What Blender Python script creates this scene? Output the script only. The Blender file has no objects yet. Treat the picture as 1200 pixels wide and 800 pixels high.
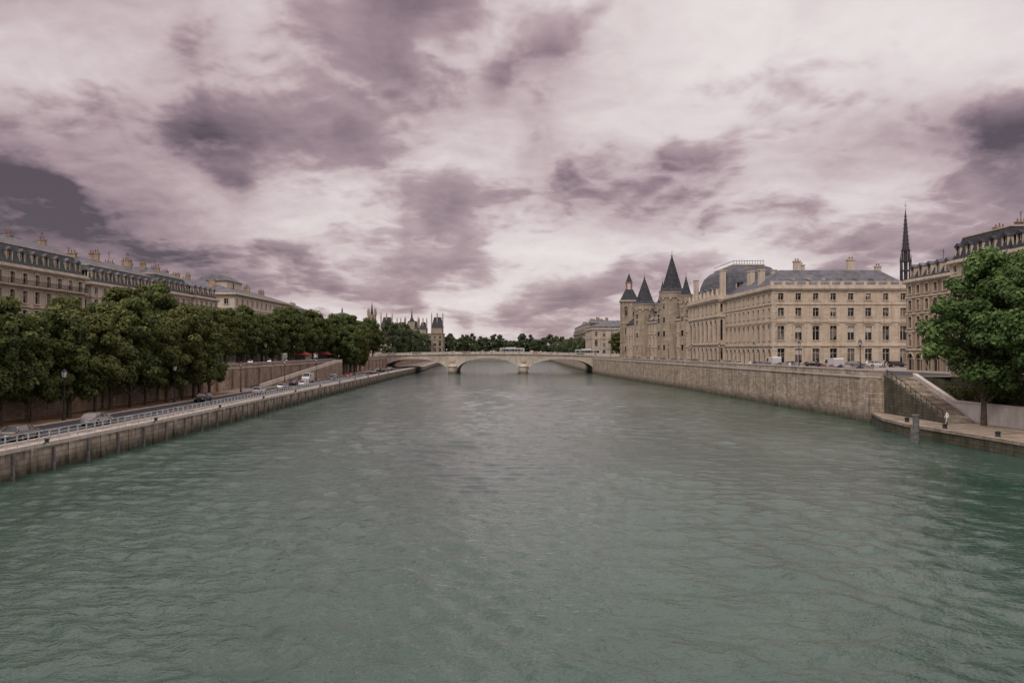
import bpy, math, random
import numpy as np
from mathutils import Vector, Matrix
random.seed(7)
scene = bpy.context.scene
COL = scene.collection
R = math.radians

# ------------------------------------------------------------------ node helpers
def new_mat(name):
    m = bpy.data.materials.new(name); m.use_nodes = True
    nt = m.node_tree
    p = nt.nodes['Principled BSDF']
    return m, nt, p
def N(nt, t, **kw):
    n = nt.nodes.new(t)
    for k, v in kw.items():
        setattr(n, k, v)
    return n
def c4(c): return (c[0], c[1], c[2], 1.0)
def mixc(nt, fac, a, b, blend='MIX'):
    n = N(nt, 'ShaderNodeMix', data_type='RGBA', blend_type=blend)
    for sock, val in ((n.inputs[0], fac), (n.inputs[6], a), (n.inputs[7], b)):
        if isinstance(val, bpy.types.NodeSocket): nt.links.new(val, sock)
        elif isinstance(val, (int, float)): sock.default_value = val
        else: sock.default_value = c4(val)
    return n.outputs[2]
def math_(nt, op, a, b=0.0, c=0.0, clamp=False):
    n = N(nt, 'ShaderNodeMath', operation=op, use_clamp=clamp)
    for i, val in enumerate((a, b, c)):
        if isinstance(val, bpy.types.NodeSocket): nt.links.new(val, n.inputs[i])
        else: n.inputs[i].default_value = val
    return n.outputs[0]
def maprange(nt, v, a, b, c=0.0, d=1.0, smooth=False):
    n = N(nt, 'ShaderNodeMapRange', interpolation_type='SMOOTHSTEP' if smooth else 'LINEAR')
    nt.links.new(v, n.inputs[0])
    for i, val in enumerate((a, b, c, d)): n.inputs[i + 1].default_value = val
    return n.outputs[0]
def noise(nt, vec, scale, detail=4, rough=.5, dist=0.0, dim='3D'):
    n = N(nt, 'ShaderNodeTexNoise', noise_dimensions=dim); n.inputs['Scale'].default_value = scale
    n.inputs['Detail'].default_value = detail; n.inputs['Roughness'].default_value = rough
    n.inputs['Distortion'].default_value = dist
    if vec is not None: nt.links.new(vec, n.inputs['Vector'])
    return n.outputs[0]
def vscale(nt, vec, s):
    n = N(nt, 'ShaderNodeVectorMath', operation='MULTIPLY')
    nt.links.new(vec, n.inputs[0]); n.inputs[1].default_value = s
    return n.outputs[0]

def stone(name, c1, c2, brick=None, stain=None, streak=.5, rough=.9, mortar=.55, bvar=.66):
    m, nt, p = new_mat(name)
    pos = N(nt, 'ShaderNodeNewGeometry').outputs['Position']
    big = noise(nt, pos, .35, 3, .6)
    col = mixc(nt, maprange(nt, big, .3, .7), c1, c2)
    st = noise(nt, vscale(nt, pos, (1.3, 1.3, .13)), 1.0, 3, .6)
    col = mixc(nt, math_(nt, 'MULTIPLY', maprange(nt, st, .48, .72), streak), col, tuple(x * .42 for x in c2))
    h = noise(nt, pos, 3.0, 2, .6)
    col = mixc(nt, math_(nt, 'MULTIPLY', maprange(nt, h, .45, .75), .4), col, tuple(x * .65 for x in c2))
    if brick:
        s = N(nt, 'ShaderNodeSeparateXYZ'); nt.links.new(pos, s.inputs[0])
        u = math_(nt, 'ADD', s.outputs[0], s.outputs[1])
        cb = N(nt, 'ShaderNodeCombineXYZ'); nt.links.new(u, cb.inputs[0]); nt.links.new(s.outputs[2], cb.inputs[1])
        b = N(nt, 'ShaderNodeTexBrick'); nt.links.new(cb.outputs[0], b.inputs['Vector'])
        b.inputs['Color1'].default_value = (1, 1, 1, 1); b.inputs['Color2'].default_value = (bvar, bvar * .98, bvar * .95, 1)
        b.inputs['Mortar'].default_value = (mortar * .6, mortar * .57, mortar * .53, 1)
        b.inputs['Scale'].default_value = 1.0; b.inputs['Brick Width'].default_value = brick[0]
        b.inputs['Row Height'].default_value = brick[1]; b.inputs['Mortar Size'].default_value = brick[2]
        b.inputs['Bias'].default_value = -.1
        col = mixc(nt, .85, col, b.outputs['Color'], 'MULTIPLY')
    if stain:
        s2 = N(nt, 'ShaderNodeSeparateXYZ'); nt.links.new(pos, s2.inputs[0])
        zz = math_(nt, 'ADD', s2.outputs[2], math_(nt, 'MULTIPLY', math_(nt, 'SUBTRACT', st, .5), 3.2))
        f = maprange(nt, zz, stain[0], stain[1], .92, 0.0)
        col = mixc(nt, f, col, stain[2])
    nt.links.new(col, p.inputs['Base Color'])
    p.inputs['Roughness'].default_value = rough
    p.inputs['Specular IOR Level'].default_value = .2
    return m
def plain(name, c, rough=.6, metal=0.0, var=.25, scale=2.0, spec=.4):
    m, nt, p = new_mat(name)
    pos = N(nt, 'ShaderNodeNewGeometry').outputs['Position']
    f = noise(nt, pos, scale, 2, .6)
    col = mixc(nt, maprange(nt, f, .3, .7), tuple(x * (1 - var) for x in c), tuple(min(1, x * (1 + var)) for x in c))
    nt.links.new(col, p.inputs['Base Color'])
    p.inputs['Roughness'].default_value = rough; p.inputs['Metallic'].default_value = metal
    p.inputs['Specular IOR Level'].default_value = spec
    return m

def glass_mat(name):
    m, nt, p = new_mat(name)
    pos = N(nt, 'ShaderNodeNewGeometry').outputs['Position']
    v = N(nt, 'ShaderNodeTexVoronoi'); v.inputs['Scale'].default_value = .45; nt.links.new(pos, v.inputs['Vector'])
    s = N(nt, 'ShaderNodeSeparateColor'); nt.links.new(v.outputs['Color'], s.inputs[0])
    col = mixc(nt, maprange(nt, s.outputs[0], .55, .95), (.016, .016, .018), (.22, .20, .17))
    nt.links.new(col, p.inputs['Base Color']); p.inputs['Roughness'].default_value = .12
    p.inputs['Specular IOR Level'].default_value = .4
    return m

M = {}
M['pal'] = stone('palace_stone', (.64, .55, .44), (.52, .44, .335), brick=(1.6, .55, .02), streak=.5, mortar=1.3, bvar=.80)
M['pal2'] = stone('old_palace_stone', (.47, .405, .32), (.34, .285, .215), brick=(1.3, .5, .02), streak=.6, mortar=1.2, bvar=.76)
M['trim'] = stone('stone_trim', (.62, .55, .45), (.50, .43, .34), streak=.5)
M['haus'] = stone('limestone_facade', (.57, .51, .42), (.45, .395, .315), brick=(2.2, .6, .02), streak=.55, mortar=1.3, bvar=.84)
M['haus2'] = stone('tan_facade', (.42, .335, .24), (.30, .235, .165), streak=.6)
M['haus3'] = stone('pale_facade', (.64, .585, .50), (.51, .46, .385), streak=.48)
M['quayR'] = stone('quay_stone', (.62, .54, .435), (.40, .335, .26), brick=(1.15, .42, .035), streak=.85,
                   stain=(-.2, 1.9, (.028, .034, .02)), mortar=.75, bvar=.52)
M['quayL'] = stone('lower_quay_stone', (.56, .49, .40), (.37, .32, .25), brick=(1.4, .5, .035), streak=1.0,
                   stain=(.2, 1.7, (.03, .035, .02)), mortar=.75, bvar=.55)
M['upL'] = stone('upper_quay_stone', (.46, .37, .28), (.28, .215, .16), brick=(1.2, .42, .03), streak=.85, mortar=.8, bvar=.6)
M['dark_wall'] = stone('shaded_quay_stone', (.14, .135, .10), (.08, .082, .058), brick=(1.2, .42, .03), streak=.8)  # dark copy of the quay stone, tree shade put into its colour
M['light_wall'] = stone('pale_ramp_stone', (.62, .60, .57), (.50, .48, .45), streak=.4)
M['cope'] = stone('coping_stone', (.58, .54, .48), (.44, .40, .35), streak=.35)
M['bridge'] = stone('bridge_stone', (.66, .60, .51), (.50, .44, .36), brick=(1.3, .5, .03), streak=.55,
                    stain=(.0, 1.6, (.05, .05, .035)), mortar=1.1, bvar=.8)
M['glass'] = glass_mat('window_glass')
M['zinc'] = plain('zinc_roof', (.095, .10, .112), .6, .0, .35, .6, .25)
M['slate'] = plain('slate_roof', (.038, .041, .048), .7, 0, .4, 1.2, .25)
M['slateg'] = plain('green_slate_roof', (.055, .068, .068), .7, 0, .4, 1.2, .25)
M['lead'] = plain('lead_spire', (.04, .036, .038), .5, 0, .3, 2)
M['gold'] = plain('gilded_metal', (.34, .21, .085), .45, .4, .3)
M['chim'] = plain('chimney_render', (.31, .235, .17), .9, 0, .4, 1)
M['pot'] = plain('terracotta', (.20, .10, .06), .9)
M['iron'] = plain('black_iron', (.02, .022, .024), .5)
M['rail'] = plain('painted_railing', (.42, .45, .46), .5)
M['asph'] = plain('asphalt', (.06, .06, .062), .9, 0, .3, .8, .2)
M['pave'] = plain('pavement', (.27, .25, .225), .9, 0, .25, .7, .2)
M['cobble'] = plain('quay_paving', (.27, .225, .175), .9, 0, .4, .5, .2)
M['earth'] = plain('earth', (.20, .13, .075), .95, 0, .4, .5, .1)
M['ground'] = plain('city_ground', (.13, .125, .11), .95, 0, .3, .05, .1)
M['white'] = plain('road_paint', (.75, .75, .72), .7, 0, .1)
M['bark'] = plain('bark', (.085, .068, .05), .95, 0, .4, 3, .1)
M['rubber'] = plain('rubber', (.02, .02, .02), .8)
M['chrome'] = plain('hub_metal', (.45, .45, .46), .3, .7)
M['lampglass'] = plain('lantern_glass', (.6, .6, .55), .2)
M['redlight'] = plain('tail_lamp', (.45, .02, .015), .3)
M['headlight'] = plain('head_lamp', (.8, .8, .78), .2)
M['skin'] = plain('skin', (.45, .27, .19), .6)
M['hair'] = plain('hair', (.04, .025, .015), .7)
M['timber'] = plain('weathered_timber', (.15, .15, .14), .9, 0, .4, 3)
M['awn'] = plain('red_awning', (.30, .05, .04), .8)

def leaf_mat(name, dark, light, warm):
    m, nt, p = new_mat(name)
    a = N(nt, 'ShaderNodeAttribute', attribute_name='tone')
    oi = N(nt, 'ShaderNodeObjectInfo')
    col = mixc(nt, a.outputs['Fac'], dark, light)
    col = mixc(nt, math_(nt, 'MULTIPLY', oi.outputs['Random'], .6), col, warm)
    nt.links.new(col, p.inputs['Base Color'])
    p.inputs['Roughness'].default_value = .7; p.inputs['Specular IOR Level'].default_value = .15
    tr = N(nt, 'ShaderNodeBsdfTranslucent'); nt.links.new(col, tr.inputs[0])
    mx = N(nt, 'ShaderNodeMixShader'); mx.inputs[0].default_value = .22
    nt.links.new(p.outputs[0], mx.inputs[1]); nt.links.new(tr.outputs[0], mx.inputs[2])
    nt.links.new(mx.outputs[0], nt.nodes['Material Output'].inputs[0])
    return m
M['leafA'] = leaf_mat('plane_tree_leaves', (.032, .055, .019), (.14, .185, .057), (.12, .125, .04))
M['leafB'] = leaf_mat('poplar_leaves', (.036, .062, .021), (.16, .20, .063), (.13, .13, .045))
M['leafC'] = leaf_mat('fresh_leaves', (.05, .09, .03), (.17, .275, .09), (.12, .18, .06))
M['leafD'] = leaf_mat('distant_leaves', (.05, .075, .038), (.12, .16, .075), (.11, .13, .07))  # bluer greens, distance haze put into the leaf colour

# ------------------------------------------------------------------ mesh helpers
class MB:
    def __init__(s): s.v = []; s.f = []; s.M = Matrix.Identity(4)
    def add(s, vs, fs):
        o = len(s.v)
        s.v += [tuple(s.M @ Vector(v)) for v in vs]
        s.f += [tuple(i + o for i in f) for f in fs]
    def quad(s, *p): s.add(p, [tuple(range(len(p)))])
    def box(s, x0, x1, y0, y1, z0, z1):
        s.add([(x0, y0, z0), (x1, y0, z0), (x1, y1, z0), (x0, y1, z0), (x0, y0, z1), (x1, y0, z1), (x1, y1, z1), (x0, y1, z1)],
              [(0, 3, 2, 1), (4, 5, 6, 7), (0, 1, 5, 4), (1, 2, 6, 5), (2, 3, 7, 6), (3, 0, 4, 7)])
    def frus(s, r0, z0, r1, z1, cap=True, bot=False):
        a, b, c, d = r0; e, f, g, h = r1
        fs = [(0, 1, 5, 4), (1, 2, 6, 5), (2, 3, 7, 6), (3, 0, 4, 7)]
        if cap: fs.append((4, 5, 6, 7))
        if bot: fs.append((0, 3, 2, 1))
        s.add([(a, c, z0), (b, c, z0), (b, d, z0), (a, d, z0), (e, g, z1), (f, g, z1), (f, h, z1), (e, h, z1)], fs)
    def cyl(s, cx, cy, z0, z1, r0, r1=None, n=16, cap=True):
        if r1 is None: r1 = r0
        vs = []
        for z, r in ((z0, r0), (z1, r1)):
            for i in range(n):
                a = 2 * math.pi * i / n
                vs.append((cx + r * math.cos(a), cy + r * math.sin(a), z))
        fs = [(i, (i + 1) % n, n + (i + 1) % n, n + i) for i in range(n)]
        if cap: fs += [tuple(range(n, 2 * n)), tuple(range(n - 1, -1, -1))]
        s.add(vs, fs)
    def hcyl(s, cx, y0, y1, cz, r, n=14):
        vs = []
        for y in (y0, y1):
            for i in range(n):
                a = 2 * math.pi * i / n
                vs.append((cx + r * math.cos(a), y, cz + r * math.sin(a)))
        s.add(vs, [(i, (i + 1) % n, n + (i + 1) % n, n + i) for i in range(n)] + [tuple(range(n)), tuple(range(2 * n - 1, n - 1, -1))])
    def tube(s, pts, rad, n=7):
        pts = [Vector(p) for p in pts]; vs = []
        for k, p in enumerate(pts):
            d = (pts[min(k + 1, len(pts) - 1)] - pts[max(k - 1, 0)]).normalized()
            u = d.cross(Vector((.3, 1, .1))).normalized(); w = d.cross(u)
            for i in range(n):
                a = 2 * math.pi * i / n
                vs.append(tuple(p + (u * math.cos(a) + w * math.sin(a)) * rad[k]))
        fs = []
        for k in range(len(pts) - 1):
            for i in range(n):
                fs.append((k * n + i, k * n + (i + 1) % n, (k + 1) * n + (i + 1) % n, (k + 1) * n + i))
        s.add(vs, fs)
    def path(s, pts, z0, z1, t, side=1):
        P = [Vector((p[0], p[1])) for p in pts]; n = len(P)
        Z0 = z0 if isinstance(z0, (list, tuple)) else [z0] * n
        Z1 = z1 if isinstance(z1, (list, tuple)) else [z1] * n
        off = []
        for i in range(n):
            d1 = (P[i] - P[i - 1]).normalized() if i > 0 else (P[1] - P[0]).normalized()
            d2 = (P[i + 1] - P[i]).normalized() if i < n - 1 else d1
            n1 = Vector((-d1.y, d1.x)); n2 = Vector((-d2.y, d2.x)); m = (n1 + n2).normalized()
            k = 1 / max(.4, m.dot(n1)); off.append(P[i] + m * t * side * k)
        vs = []
        for i in range(n):
            vs += [(P[i].x, P[i].y, Z0[i]), (P[i].x, P[i].y, Z1[i]), (off[i].x, off[i].y, Z1[i]), (off[i].x, off[i].y, Z0[i])]
        fs = [(0, 1, 2, 3), tuple(4 * (n - 1) + j for j in (3, 2, 1, 0))]
        for i in range(n - 1):
            for j in range(4):
                fs.append((4 * i + j, 4 * i + (j + 1) % 4, 4 * (i + 1) + (j + 1) % 4, 4 * (i + 1) + j))
        s.add(vs, fs)
    def mesh(s, name, mat, smooth=False):
        me = bpy.data.meshes.new(name); me.from_pydata(s.v, [], s.f)
        me.materials.append(mat)
        if smooth: me.polygons.foreach_set('use_smooth', [True] * len(me.polygons))
        me.update(); return me
    def obj(s, name, mat, parent=None, smooth=False):
        o = bpy.data.objects.new(name, s.mesh(name, mat, smooth)); COL.objects.link(o)
        if parent: o.parent = parent
        return o
def multi_mesh(name, parts):
    v = []; f = []; mi = []; mats = []
    for mb, mat in parts:
        o = len(v); v += mb.v; f += [tuple(i + o for i in q) for q in mb.f]
        if mat not in mats: mats.append(mat)
        mi += [mats.index(mat)] * len(mb.f)
    me = bpy.data.meshes.new(name); me.from_pydata(v, [], f)
    for m in mats: me.materials.append(m)
    me.polygons.foreach_set('material_index', mi); me.update()
    return me
def put(name, me, loc=(0, 0, 0), rz=0, sc=1.0):
    o = bpy.data.objects.new(name, me); COL.objects.link(o)
    o.location = loc; o.rotation_euler = (0, 0, rz)
    o.scale = sc if isinstance(sc, tuple) else (sc, sc, sc)
    return o

class Bld:
    """a building: Empty parent with one child mesh per kind of part"""
    def __init__(s, name, origin, ang, mats):
        s.name = name; s.base = Matrix.Translation(origin) @ Matrix.Rotation(ang, 4, 'Z')
        s.cur = s.base; s.parts = {}; s.mats = mats
    def __getitem__(s, k):
        if k not in s.parts: s.parts[k] = MB()
        s.parts[k].M = s.cur; return s.parts[k]
    def sub(s, o=(0, 0, 0), a=0): s.cur = s.base @ Matrix.Translation(o) @ Matrix.Rotation(a, 4, 'Z')
    def reset(s): s.cur = s.base
    def finish(s):
        e = bpy.data.objects.new(s.name, None); COL.objects.link(e)
        e.location = s.base.to_translation()
        for k, mb in s.parts.items():
            if not mb.f: continue
            o = mb.obj(k, M[s.mats.get(k, DEF.get(k, 'trim'))])
            o.parent = e; o.matrix_parent_inverse = Matrix.Translation(-s.base.to_translation())
        return e
DEF = dict(walls='haus', windows='glass', trim='trim', frames='trim', roof='slate', zinc_roof='zinc', chimneys='chim', chimney_pots='pot',
           railings='iron', dormers='trim', gilding='gold', aerials='iron')

def facade(b, x0, x1, y, z0, floors, nb, detail=True):
    z = z0; dep = .4
    W, G, T = b['walls'], b['windows'], b['trim']
    for fl in floors:
        h, w, wh, sill = fl['h'], fl['w'], fl['wh'], fl['sill']
        arch = fl.get('arch', False); bw = (x1 - x0) / nb
        for i in range(nb):
            xa = x0 + bw * i; xb = xa + bw; cx = (xa + xb) / 2; l = cx - w / 2; r = cx + w / 2
            bz = z + sill; tz = bz + wh; zt = z + h
            W.quad((xa, y, z), (l, y, z), (l, y, zt), (xa, y, zt))
            W.quad((r, y, z), (xb, y, z), (xb, y, zt), (r, y, zt))
            W.quad((l, y, z), (r, y, z), (r, y, bz), (l, y, bz))
            W.quad((l, y, tz), (r, y, tz), (r, y, zt), (l, y, zt))
            sz = tz
            if arch:
                sz = tz - w / 2; n = 6; pts = [(cx - w / 2 * math.cos(math.pi * k / n), sz + w / 2 * math.sin(math.pi * k / n)) for k in range(n + 1)]
                for k in range(n):
                    (ax, az), (bx, bzz) = pts[k], pts[k + 1]
                    W.quad((ax, y, az), (bx, y, bzz), (bx, y, tz), (ax, y, tz))
                    W.quad((ax, y, az), (ax, y + dep, az), (bx, y + dep, bzz), (bx, y, bzz))
                    if detail:
                        ko = 1 + .25 / (w / 2)
                        o1 = (cx + (ax - cx) * ko, sz + (az - sz) * ko); o2 = (cx + (bx - cx) * ko, sz + (bzz - sz) * ko)
                        T.quad((ax, y - .08, az), (bx, y - .08, bzz), (o2[0], y - .08, o2[1]), (o1[0], y - .08, o1[1]))
                        T.quad((o1[0], y - .08, o1[1]), (o2[0], y - .08, o2[1]), (o2[0], y, o2[1]), (o1[0], y, o1[1]))
            else:
                W.quad((l, y, tz), (l, y + dep, tz), (r, y + dep, tz), (r, y, tz))
            W.quad((l, y, bz), (l, y + dep, bz), (l, y + dep, sz), (l, y, sz))
            W.quad((r, y, bz), (r, y, sz), (r, y + dep, sz), (r, y + dep, bz))
            W.quad((l, y, bz), (r, y, bz), (r, y + dep, bz), (l, y + dep, bz))
            G.quad((l, y + dep - .02, bz), (r, y + dep - .02, bz), (r, y + dep - .02, tz), (l, y + dep - .02, tz))
            if detail:
                f = b['frames']
                f.box(cx - .05, cx + .05, y + dep - .1, y + dep - .025, bz, tz)
                f.box(l + .003, cx - .053, y + dep - .1, y + dep - .025, bz + wh * .66, bz + wh * .66 + .09)
                f.box(cx + .053, r - .003, y + dep - .1, y + dep - .025, bz + wh * .66, bz + wh * .66 + .09)
                T = b['trim']
                if random.random() < .16 and not arch:   # half-lowered blind
                    b['blinds'].quad((l + .02, y + dep - .11, tz - wh * .45), (r - .02, y + dep - .11, tz - wh * .45), (r - .02, y + dep - .11, tz - .02), (l + .02, y + dep - .11, tz - .02))
                if sill > .05: T.box(l - .2, r + .2, y - .18, y + .05, bz - .2, bz - .003)
                if not arch:
                    T.box(l - .25, l - .004, y - .09, y + .05, bz + .002, tz)
                    T.box(r + .004, r + .25, y - .09, y + .05, bz + .002, tz)
                    T.box(l - .25, r + .25, y - .1, y + .05, tz + .003, tz + .28)
                    if fl.get('hood'): T.box(l - .4, r + .4, y - .35, y + .05, tz + .5, tz + .68)
            if fl.get('pil'):
                b['trim'].box(xa - .28, xa + .28, y - .22, y + .05, z + .05, zt - .3)
        if fl.get('balc'):
            b['trim'].box(x0 + .1, x1 - .1, y - .8, y - .003, z - .02, z + .16)
            rl = b['railings']; rl.box(x0 + .1, x1 - .1, y - .8, y - .74, z + 1.05, z + 1.12)
            nn = int((x1 - x0) / .3)
            for k in range(nn):
                xx = x0 + .12 + k * .3; rl.box(xx, xx + .06, y - .79, y - .75, z + .165, z + 1.047)
        bh = fl.get('band', .3)
        if bh: b['trim'].box(x0 - .1, x1 + .1, y - fl.get('bd', .2), y + .05, z + h - bh, z + h - .02)
        z += h
    return z

def shell(b, L, D, z0, floors, nb, nbs, cornice=.6, detail_side=True):
    b.sub(); zt = facade(b, 0, L, 0, z0, floors, nb)
    b.sub((0, D, 0), -math.pi / 2); facade(b, 0, D, 0, z0, floors, nbs, detail_side)
    b.sub((L, 0, 0), math.pi / 2); facade(b, 0, D, 0, z0, floors, nbs, detail_side)
    b.sub()
    b['walls'].quad((L, D, z0), (0, D, z0), (0, D, zt), (L, D, zt))
    b['trim'].box(-cornice, L + cornice, -cornice, D + cornice, zt + .01, zt + .3)
    b['trim'].box(-cornice * .6, L + cornice * .6, -cornice * .6, D + cornice * .6, zt + .303, zt + .6)
    return zt + .6
def mansard(b, x0, x1, y0, y1, z, i1, h1, i2, h2, k1='roof', k2='zinc_roof'):
    b[k1].frus((x0, x1, y0, y1), z, (x0 + i1, x1 - i1, y0 + i1, y1 - i1), z + h1, cap=False)
    b['trim'].frus((x0 + i1 - .15, x1 - i1 + .15, y0 + i1 - .15, y1 - i1 + .15), z + h1 - .12, (x0 + i1 - .15, x1 - i1 + .15, y0 + i1 - .15, y1 - i1 + .15), z + h1 + .1, True, True)
    b[k2].frus((x0 + i1, x1 - i1, y0 + i1, y1 - i1), z + h1 + .103, (x0 + i1 + i2, x1 - i1 - i2, y0 + i1 + i2, y1 - i1 - i2), z + h1 + h2)
def dormer(b, cx, yf, z, w=1.3, h=2.0, d=2.0, rnd=False):
    D = b['dormers']
    D.box(cx - w / 2 - .22, cx - w / 2, yf, yf + d, z, z + h); D.box(cx + w / 2, cx + w / 2 + .22, yf, yf + d, z, z + h)
    D.box(cx - w / 2 - .003, cx + w / 2 + .003, yf, yf + .2, z, z + .25)
    b['windows'].quad((cx - w / 2, yf + .25, z + .2), (cx + w / 2, yf + .25, z + .2), (cx + w / 2, yf + .25, z + h), (cx - w / 2, yf + .25, z + h))
    b['frames'].box(cx - .05, cx + .05, yf + .17, yf + .24, z + .25, z + h)
    rf = b['zinc_roof']
    rf.add([(cx - w / 2 - .4, yf - .2, z + h + .003), (cx + w / 2 + .4, yf - .2, z + h + .003), (cx, yf - .2, z + h + .65),
            (cx - w / 2 - .4, yf + d, z + h + .003), (cx + w / 2 + .4, yf + d, z + h + .003), (cx, yf + d, z + h + .65)],
           [(0, 1, 2), (3, 5, 4), (0, 2, 5, 3), (1, 4, 5, 2), (0, 3, 4, 1)])
def chimney(b, cx, cy, z0, z1, lx=.8, ly=3.0):
    b['chimneys'].box(cx - lx / 2, cx + lx / 2, cy - ly / 2, cy + ly / 2, z0, z1)
    b['chimneys'].box(cx - lx / 2 - .1, cx + lx / 2 + .1, cy - ly / 2 - .1, cy + ly / 2 + .1, z1 + .002, z1 + .2)
    n = max(2, int(max(lx, ly) / .5))
    for i in range(n):
        t = (i + .5) / n - .5
        b['chimney_pots'].cyl(cx + (lx * t if lx > ly else 0), cy + (ly * t if ly >= lx else 0), z1 + .2, z1 + random.uniform(.6, 1.0), .14, .10, 7)
    if random.random() < .4:
        a = b['aerials']; h = random.uniform(1.6, 2.8)
        a.box(cx - .03, cx + .03, cy - .03, cy + .03, z1 + .2, z1 + h)
        for k in range(3): a.box(cx - .5 + k * .1, cx + .5 - k * .1, cy - .02, cy + .02, z1 + h - .2 - k * .25, z1 + h - .16 - k * .25)
M['blind'] = plain('window_blind', (.5, .46, .4), .8, 0, .15)
DEF['blinds'] = 'blind'

# ------------------------------------------------------------------ ground, water, banks
g = MB(); g.quad((-4000, -1500, -3), (4000, -1500, -3), (4000, 7000, -3), (-4000, 7000, -3)); g.obj('ground', M['ground'])

LQ = [(-42.5, -200), (-42.5, 95), (-43.8, 150), (-45, 230), (-46.5, 330), (-46.5, 420), (-56, 620), (-75, 860)]
RQ = [(39.5, 860), (38, 460), (38.5, 379), (41.5, 330), (46, 270), (50, 215), (53.2, 162), (55, 125), (56, 120)]
land = MB()
land.add([(-60, -200, 7), (-60, 430, 7), (-66, 620, 7), (-85, 860, 7), (42, 862, 7), (3900, 862, 7), (3900, 6900, 7), (-3900, 6900, 7), (-3900, -200, 7)],
         [tuple(range(9))])
rt = [(3900, 861.9)] + [(x + .3, y) for x, y in RQ] + [(61, 120), (66, 119), (66, -200), (3900, -200)]
land.add([(x, y, 7.0) for x, y in rt], [tuple(range(len(rt)))])
land.quad((-90, 860, -3), (60, 860, -3), (60, 860, 7), (-90, 860, 7))
land.obj('embankment_ground', M['pave'])

lq = MB()
pts = LQ + [(-85, 860), (-66, 620), (-60, 430), (-60, -200)]
lq.add([(x, y, 2.5) for x, y in pts], [tuple(range(len(pts)))]); lq.obj('lower_quay_paving', M['cobble'])
def quay_wall_left():
    e = bpy.data.objects.new('lower_quay_wall', None); COL.objects.link(e)
    a = MB(); a.path(LQ, -3, 2.25, .5, 1); a.obj('masonry', M['quayL'], e)
    c = MB(); c.path([(x + .15, y) for x, y in LQ], 2.253, 2.62, .9, 1); c.obj('coping', M['cope'], e)
    p = MB()
    for k in range(58):
        y = 40 + k * 6.0
        x = np.interp(y, [q[1] for q in LQ], [q[0] for q in LQ])
        p.box(x - .1, x + .13, y, y + .8, -1, 2.25)
    p.obj('pilasters', M['quayL'], e)
    f = MB()
    for k in range(58):
        y = 43.4 + k * 6.0
        x = np.interp(y, [q[1] for q in LQ], [q[0] for q in LQ])
        f.box(x - .05, x + .2, y, y + .28, -1, 2.1)
    f.obj('fender_timbers', M['timber'], e)
quay_wall_left()

rl = MB()
def edge(y): return float(np.interp(y, [q[1] for q in LQ], [q[0] for q in LQ])) - .35
ys = [40 + 1.6 * k for k in range(130)]
for y in ys: rl.box(edge(y) - .05, edge(y) + .05, y - .05, y + .05, 2.6, 3.62)
pth = [(edge(y), y) for y in (40, 95, 150, 230, 248)]
for z, t in ((3.62, .08), (3.28, .05), (2.95, .05)): rl.path(pth, z, z + t, .07, 1)
rl.obj('quay_railing', M['rail'])

rd = MB()
rp = [(-45.2, -200), (-45.2, 95), (-46.3, 150), (-47.4, 230), (-48.5, 330), (-48.5, 430)]
rd.add([(x, y, 2.504) for x, y in rp] + [(-56.5, 430, 2.504), (-55.5, 230, 2.504), (-54.0, 150, 2.504), (-53.0, 95, 2.504), (-53.0, -200, 2.504)],
       [tuple(range(11))])
rd.obj('lower_road', M['asph'])
kb = MB(); kb.path([(x + .02, y) for x, y in rp], 2.49, 2.63, .25, -1)
kb.path([(-53.0, -200), (-53.0, 95), (-54.0, 150), (-55.5, 230)], 2.49, 2.63, .25, 1); kb.obj('road_kerb', M['cope'])
mk = MB()
for k in range(60):
    y = 40 + k * 5.5
    x = float(np.interp(y, [p[1] for p in rp], [p[0] for p in rp])) - 3.9
    mk.quad((x, y, 2.508), (x + .16, y, 2.508), (x + .16, y + 2.6, 2.508), (x, y + 2.6, 2.508))
mk.obj('road_markings', M['white'])
es = MB(); es.quad((-59.99, -200, 2.51), (-53.3, -200, 2.51), (-53.3, 95, 2.51), (-54.3, 160, 2.51), (-59.99, 160, 2.51)); es.obj('tree_bed', M['earth'])

def upper_left():
    e = bpy.data.objects.new('upper_quay_wall', None); COL.objects.link(e)
    P = [(-60, -200), (-60, 430), (-66, 620), (-85, 860)]
    a = MB(); a.path(P, 2.3, 6.99, .6, 1); a.obj('masonry', M['upL'], e)
    a = MB(); a.path([(x + .12, y) for x, y in P], 6.993, 7.2, .8, 1); a.obj('string_course', M['cope'], e)
    a = MB(); a.path(P, 7.203, 7.95, .45, 1); a.obj('parapet', M['upL'], e)
    a = MB(); a.path([(x + .08, y) for x, y in P], 7.953, 8.12, .6, 1); a.obj('coping', M['cope'], e)
    b_ = MB()
    for k in range(40):
        y = 44 + k * 9; b_.box(-59.995, -59.6, y, y + 1.2, 2.3, 6.9)
    b_.obj('buttresses', M['upL'], e)
upper_left()
def ramp():
    e = bpy.data.objects.new('access_ramp', None); COL.objects.link(e)
    a = MB()
    P = [(-56.3, 178), (-56.3, 255), (-56.3, 263)]
    a.path(P, 2.4, [2.52, 6.9, 6.9], .4, 1)
    a.path([(-56.301, 263), (-59.98, 263)], 2.4, 6.9, .4, -1)
    a.obj('flank_wall', M['upL'], e)
    a = MB(); a.path([(-56.25, 178), (-56.25, 255), (-56.25, 263)], [2.523, 6.903, 6.903], [3.4, 7.9, 7.9], .4, 1); a.obj('parapet', M['haus3'], e)
    a = MB(); a.quad((-59.95, 178, 2.515), (-56.6, 178, 2.515), (-56.6, 255, 6.98), (-59.95, 255, 6.98))
    a.quad((-59.95, 255, 6.98), (-56.6, 255, 6.98), (-56.6, 263, 6.98), (-59.95, 263, 6.98)); a.obj('carriageway', M['asph'], e)
ramp()
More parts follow.
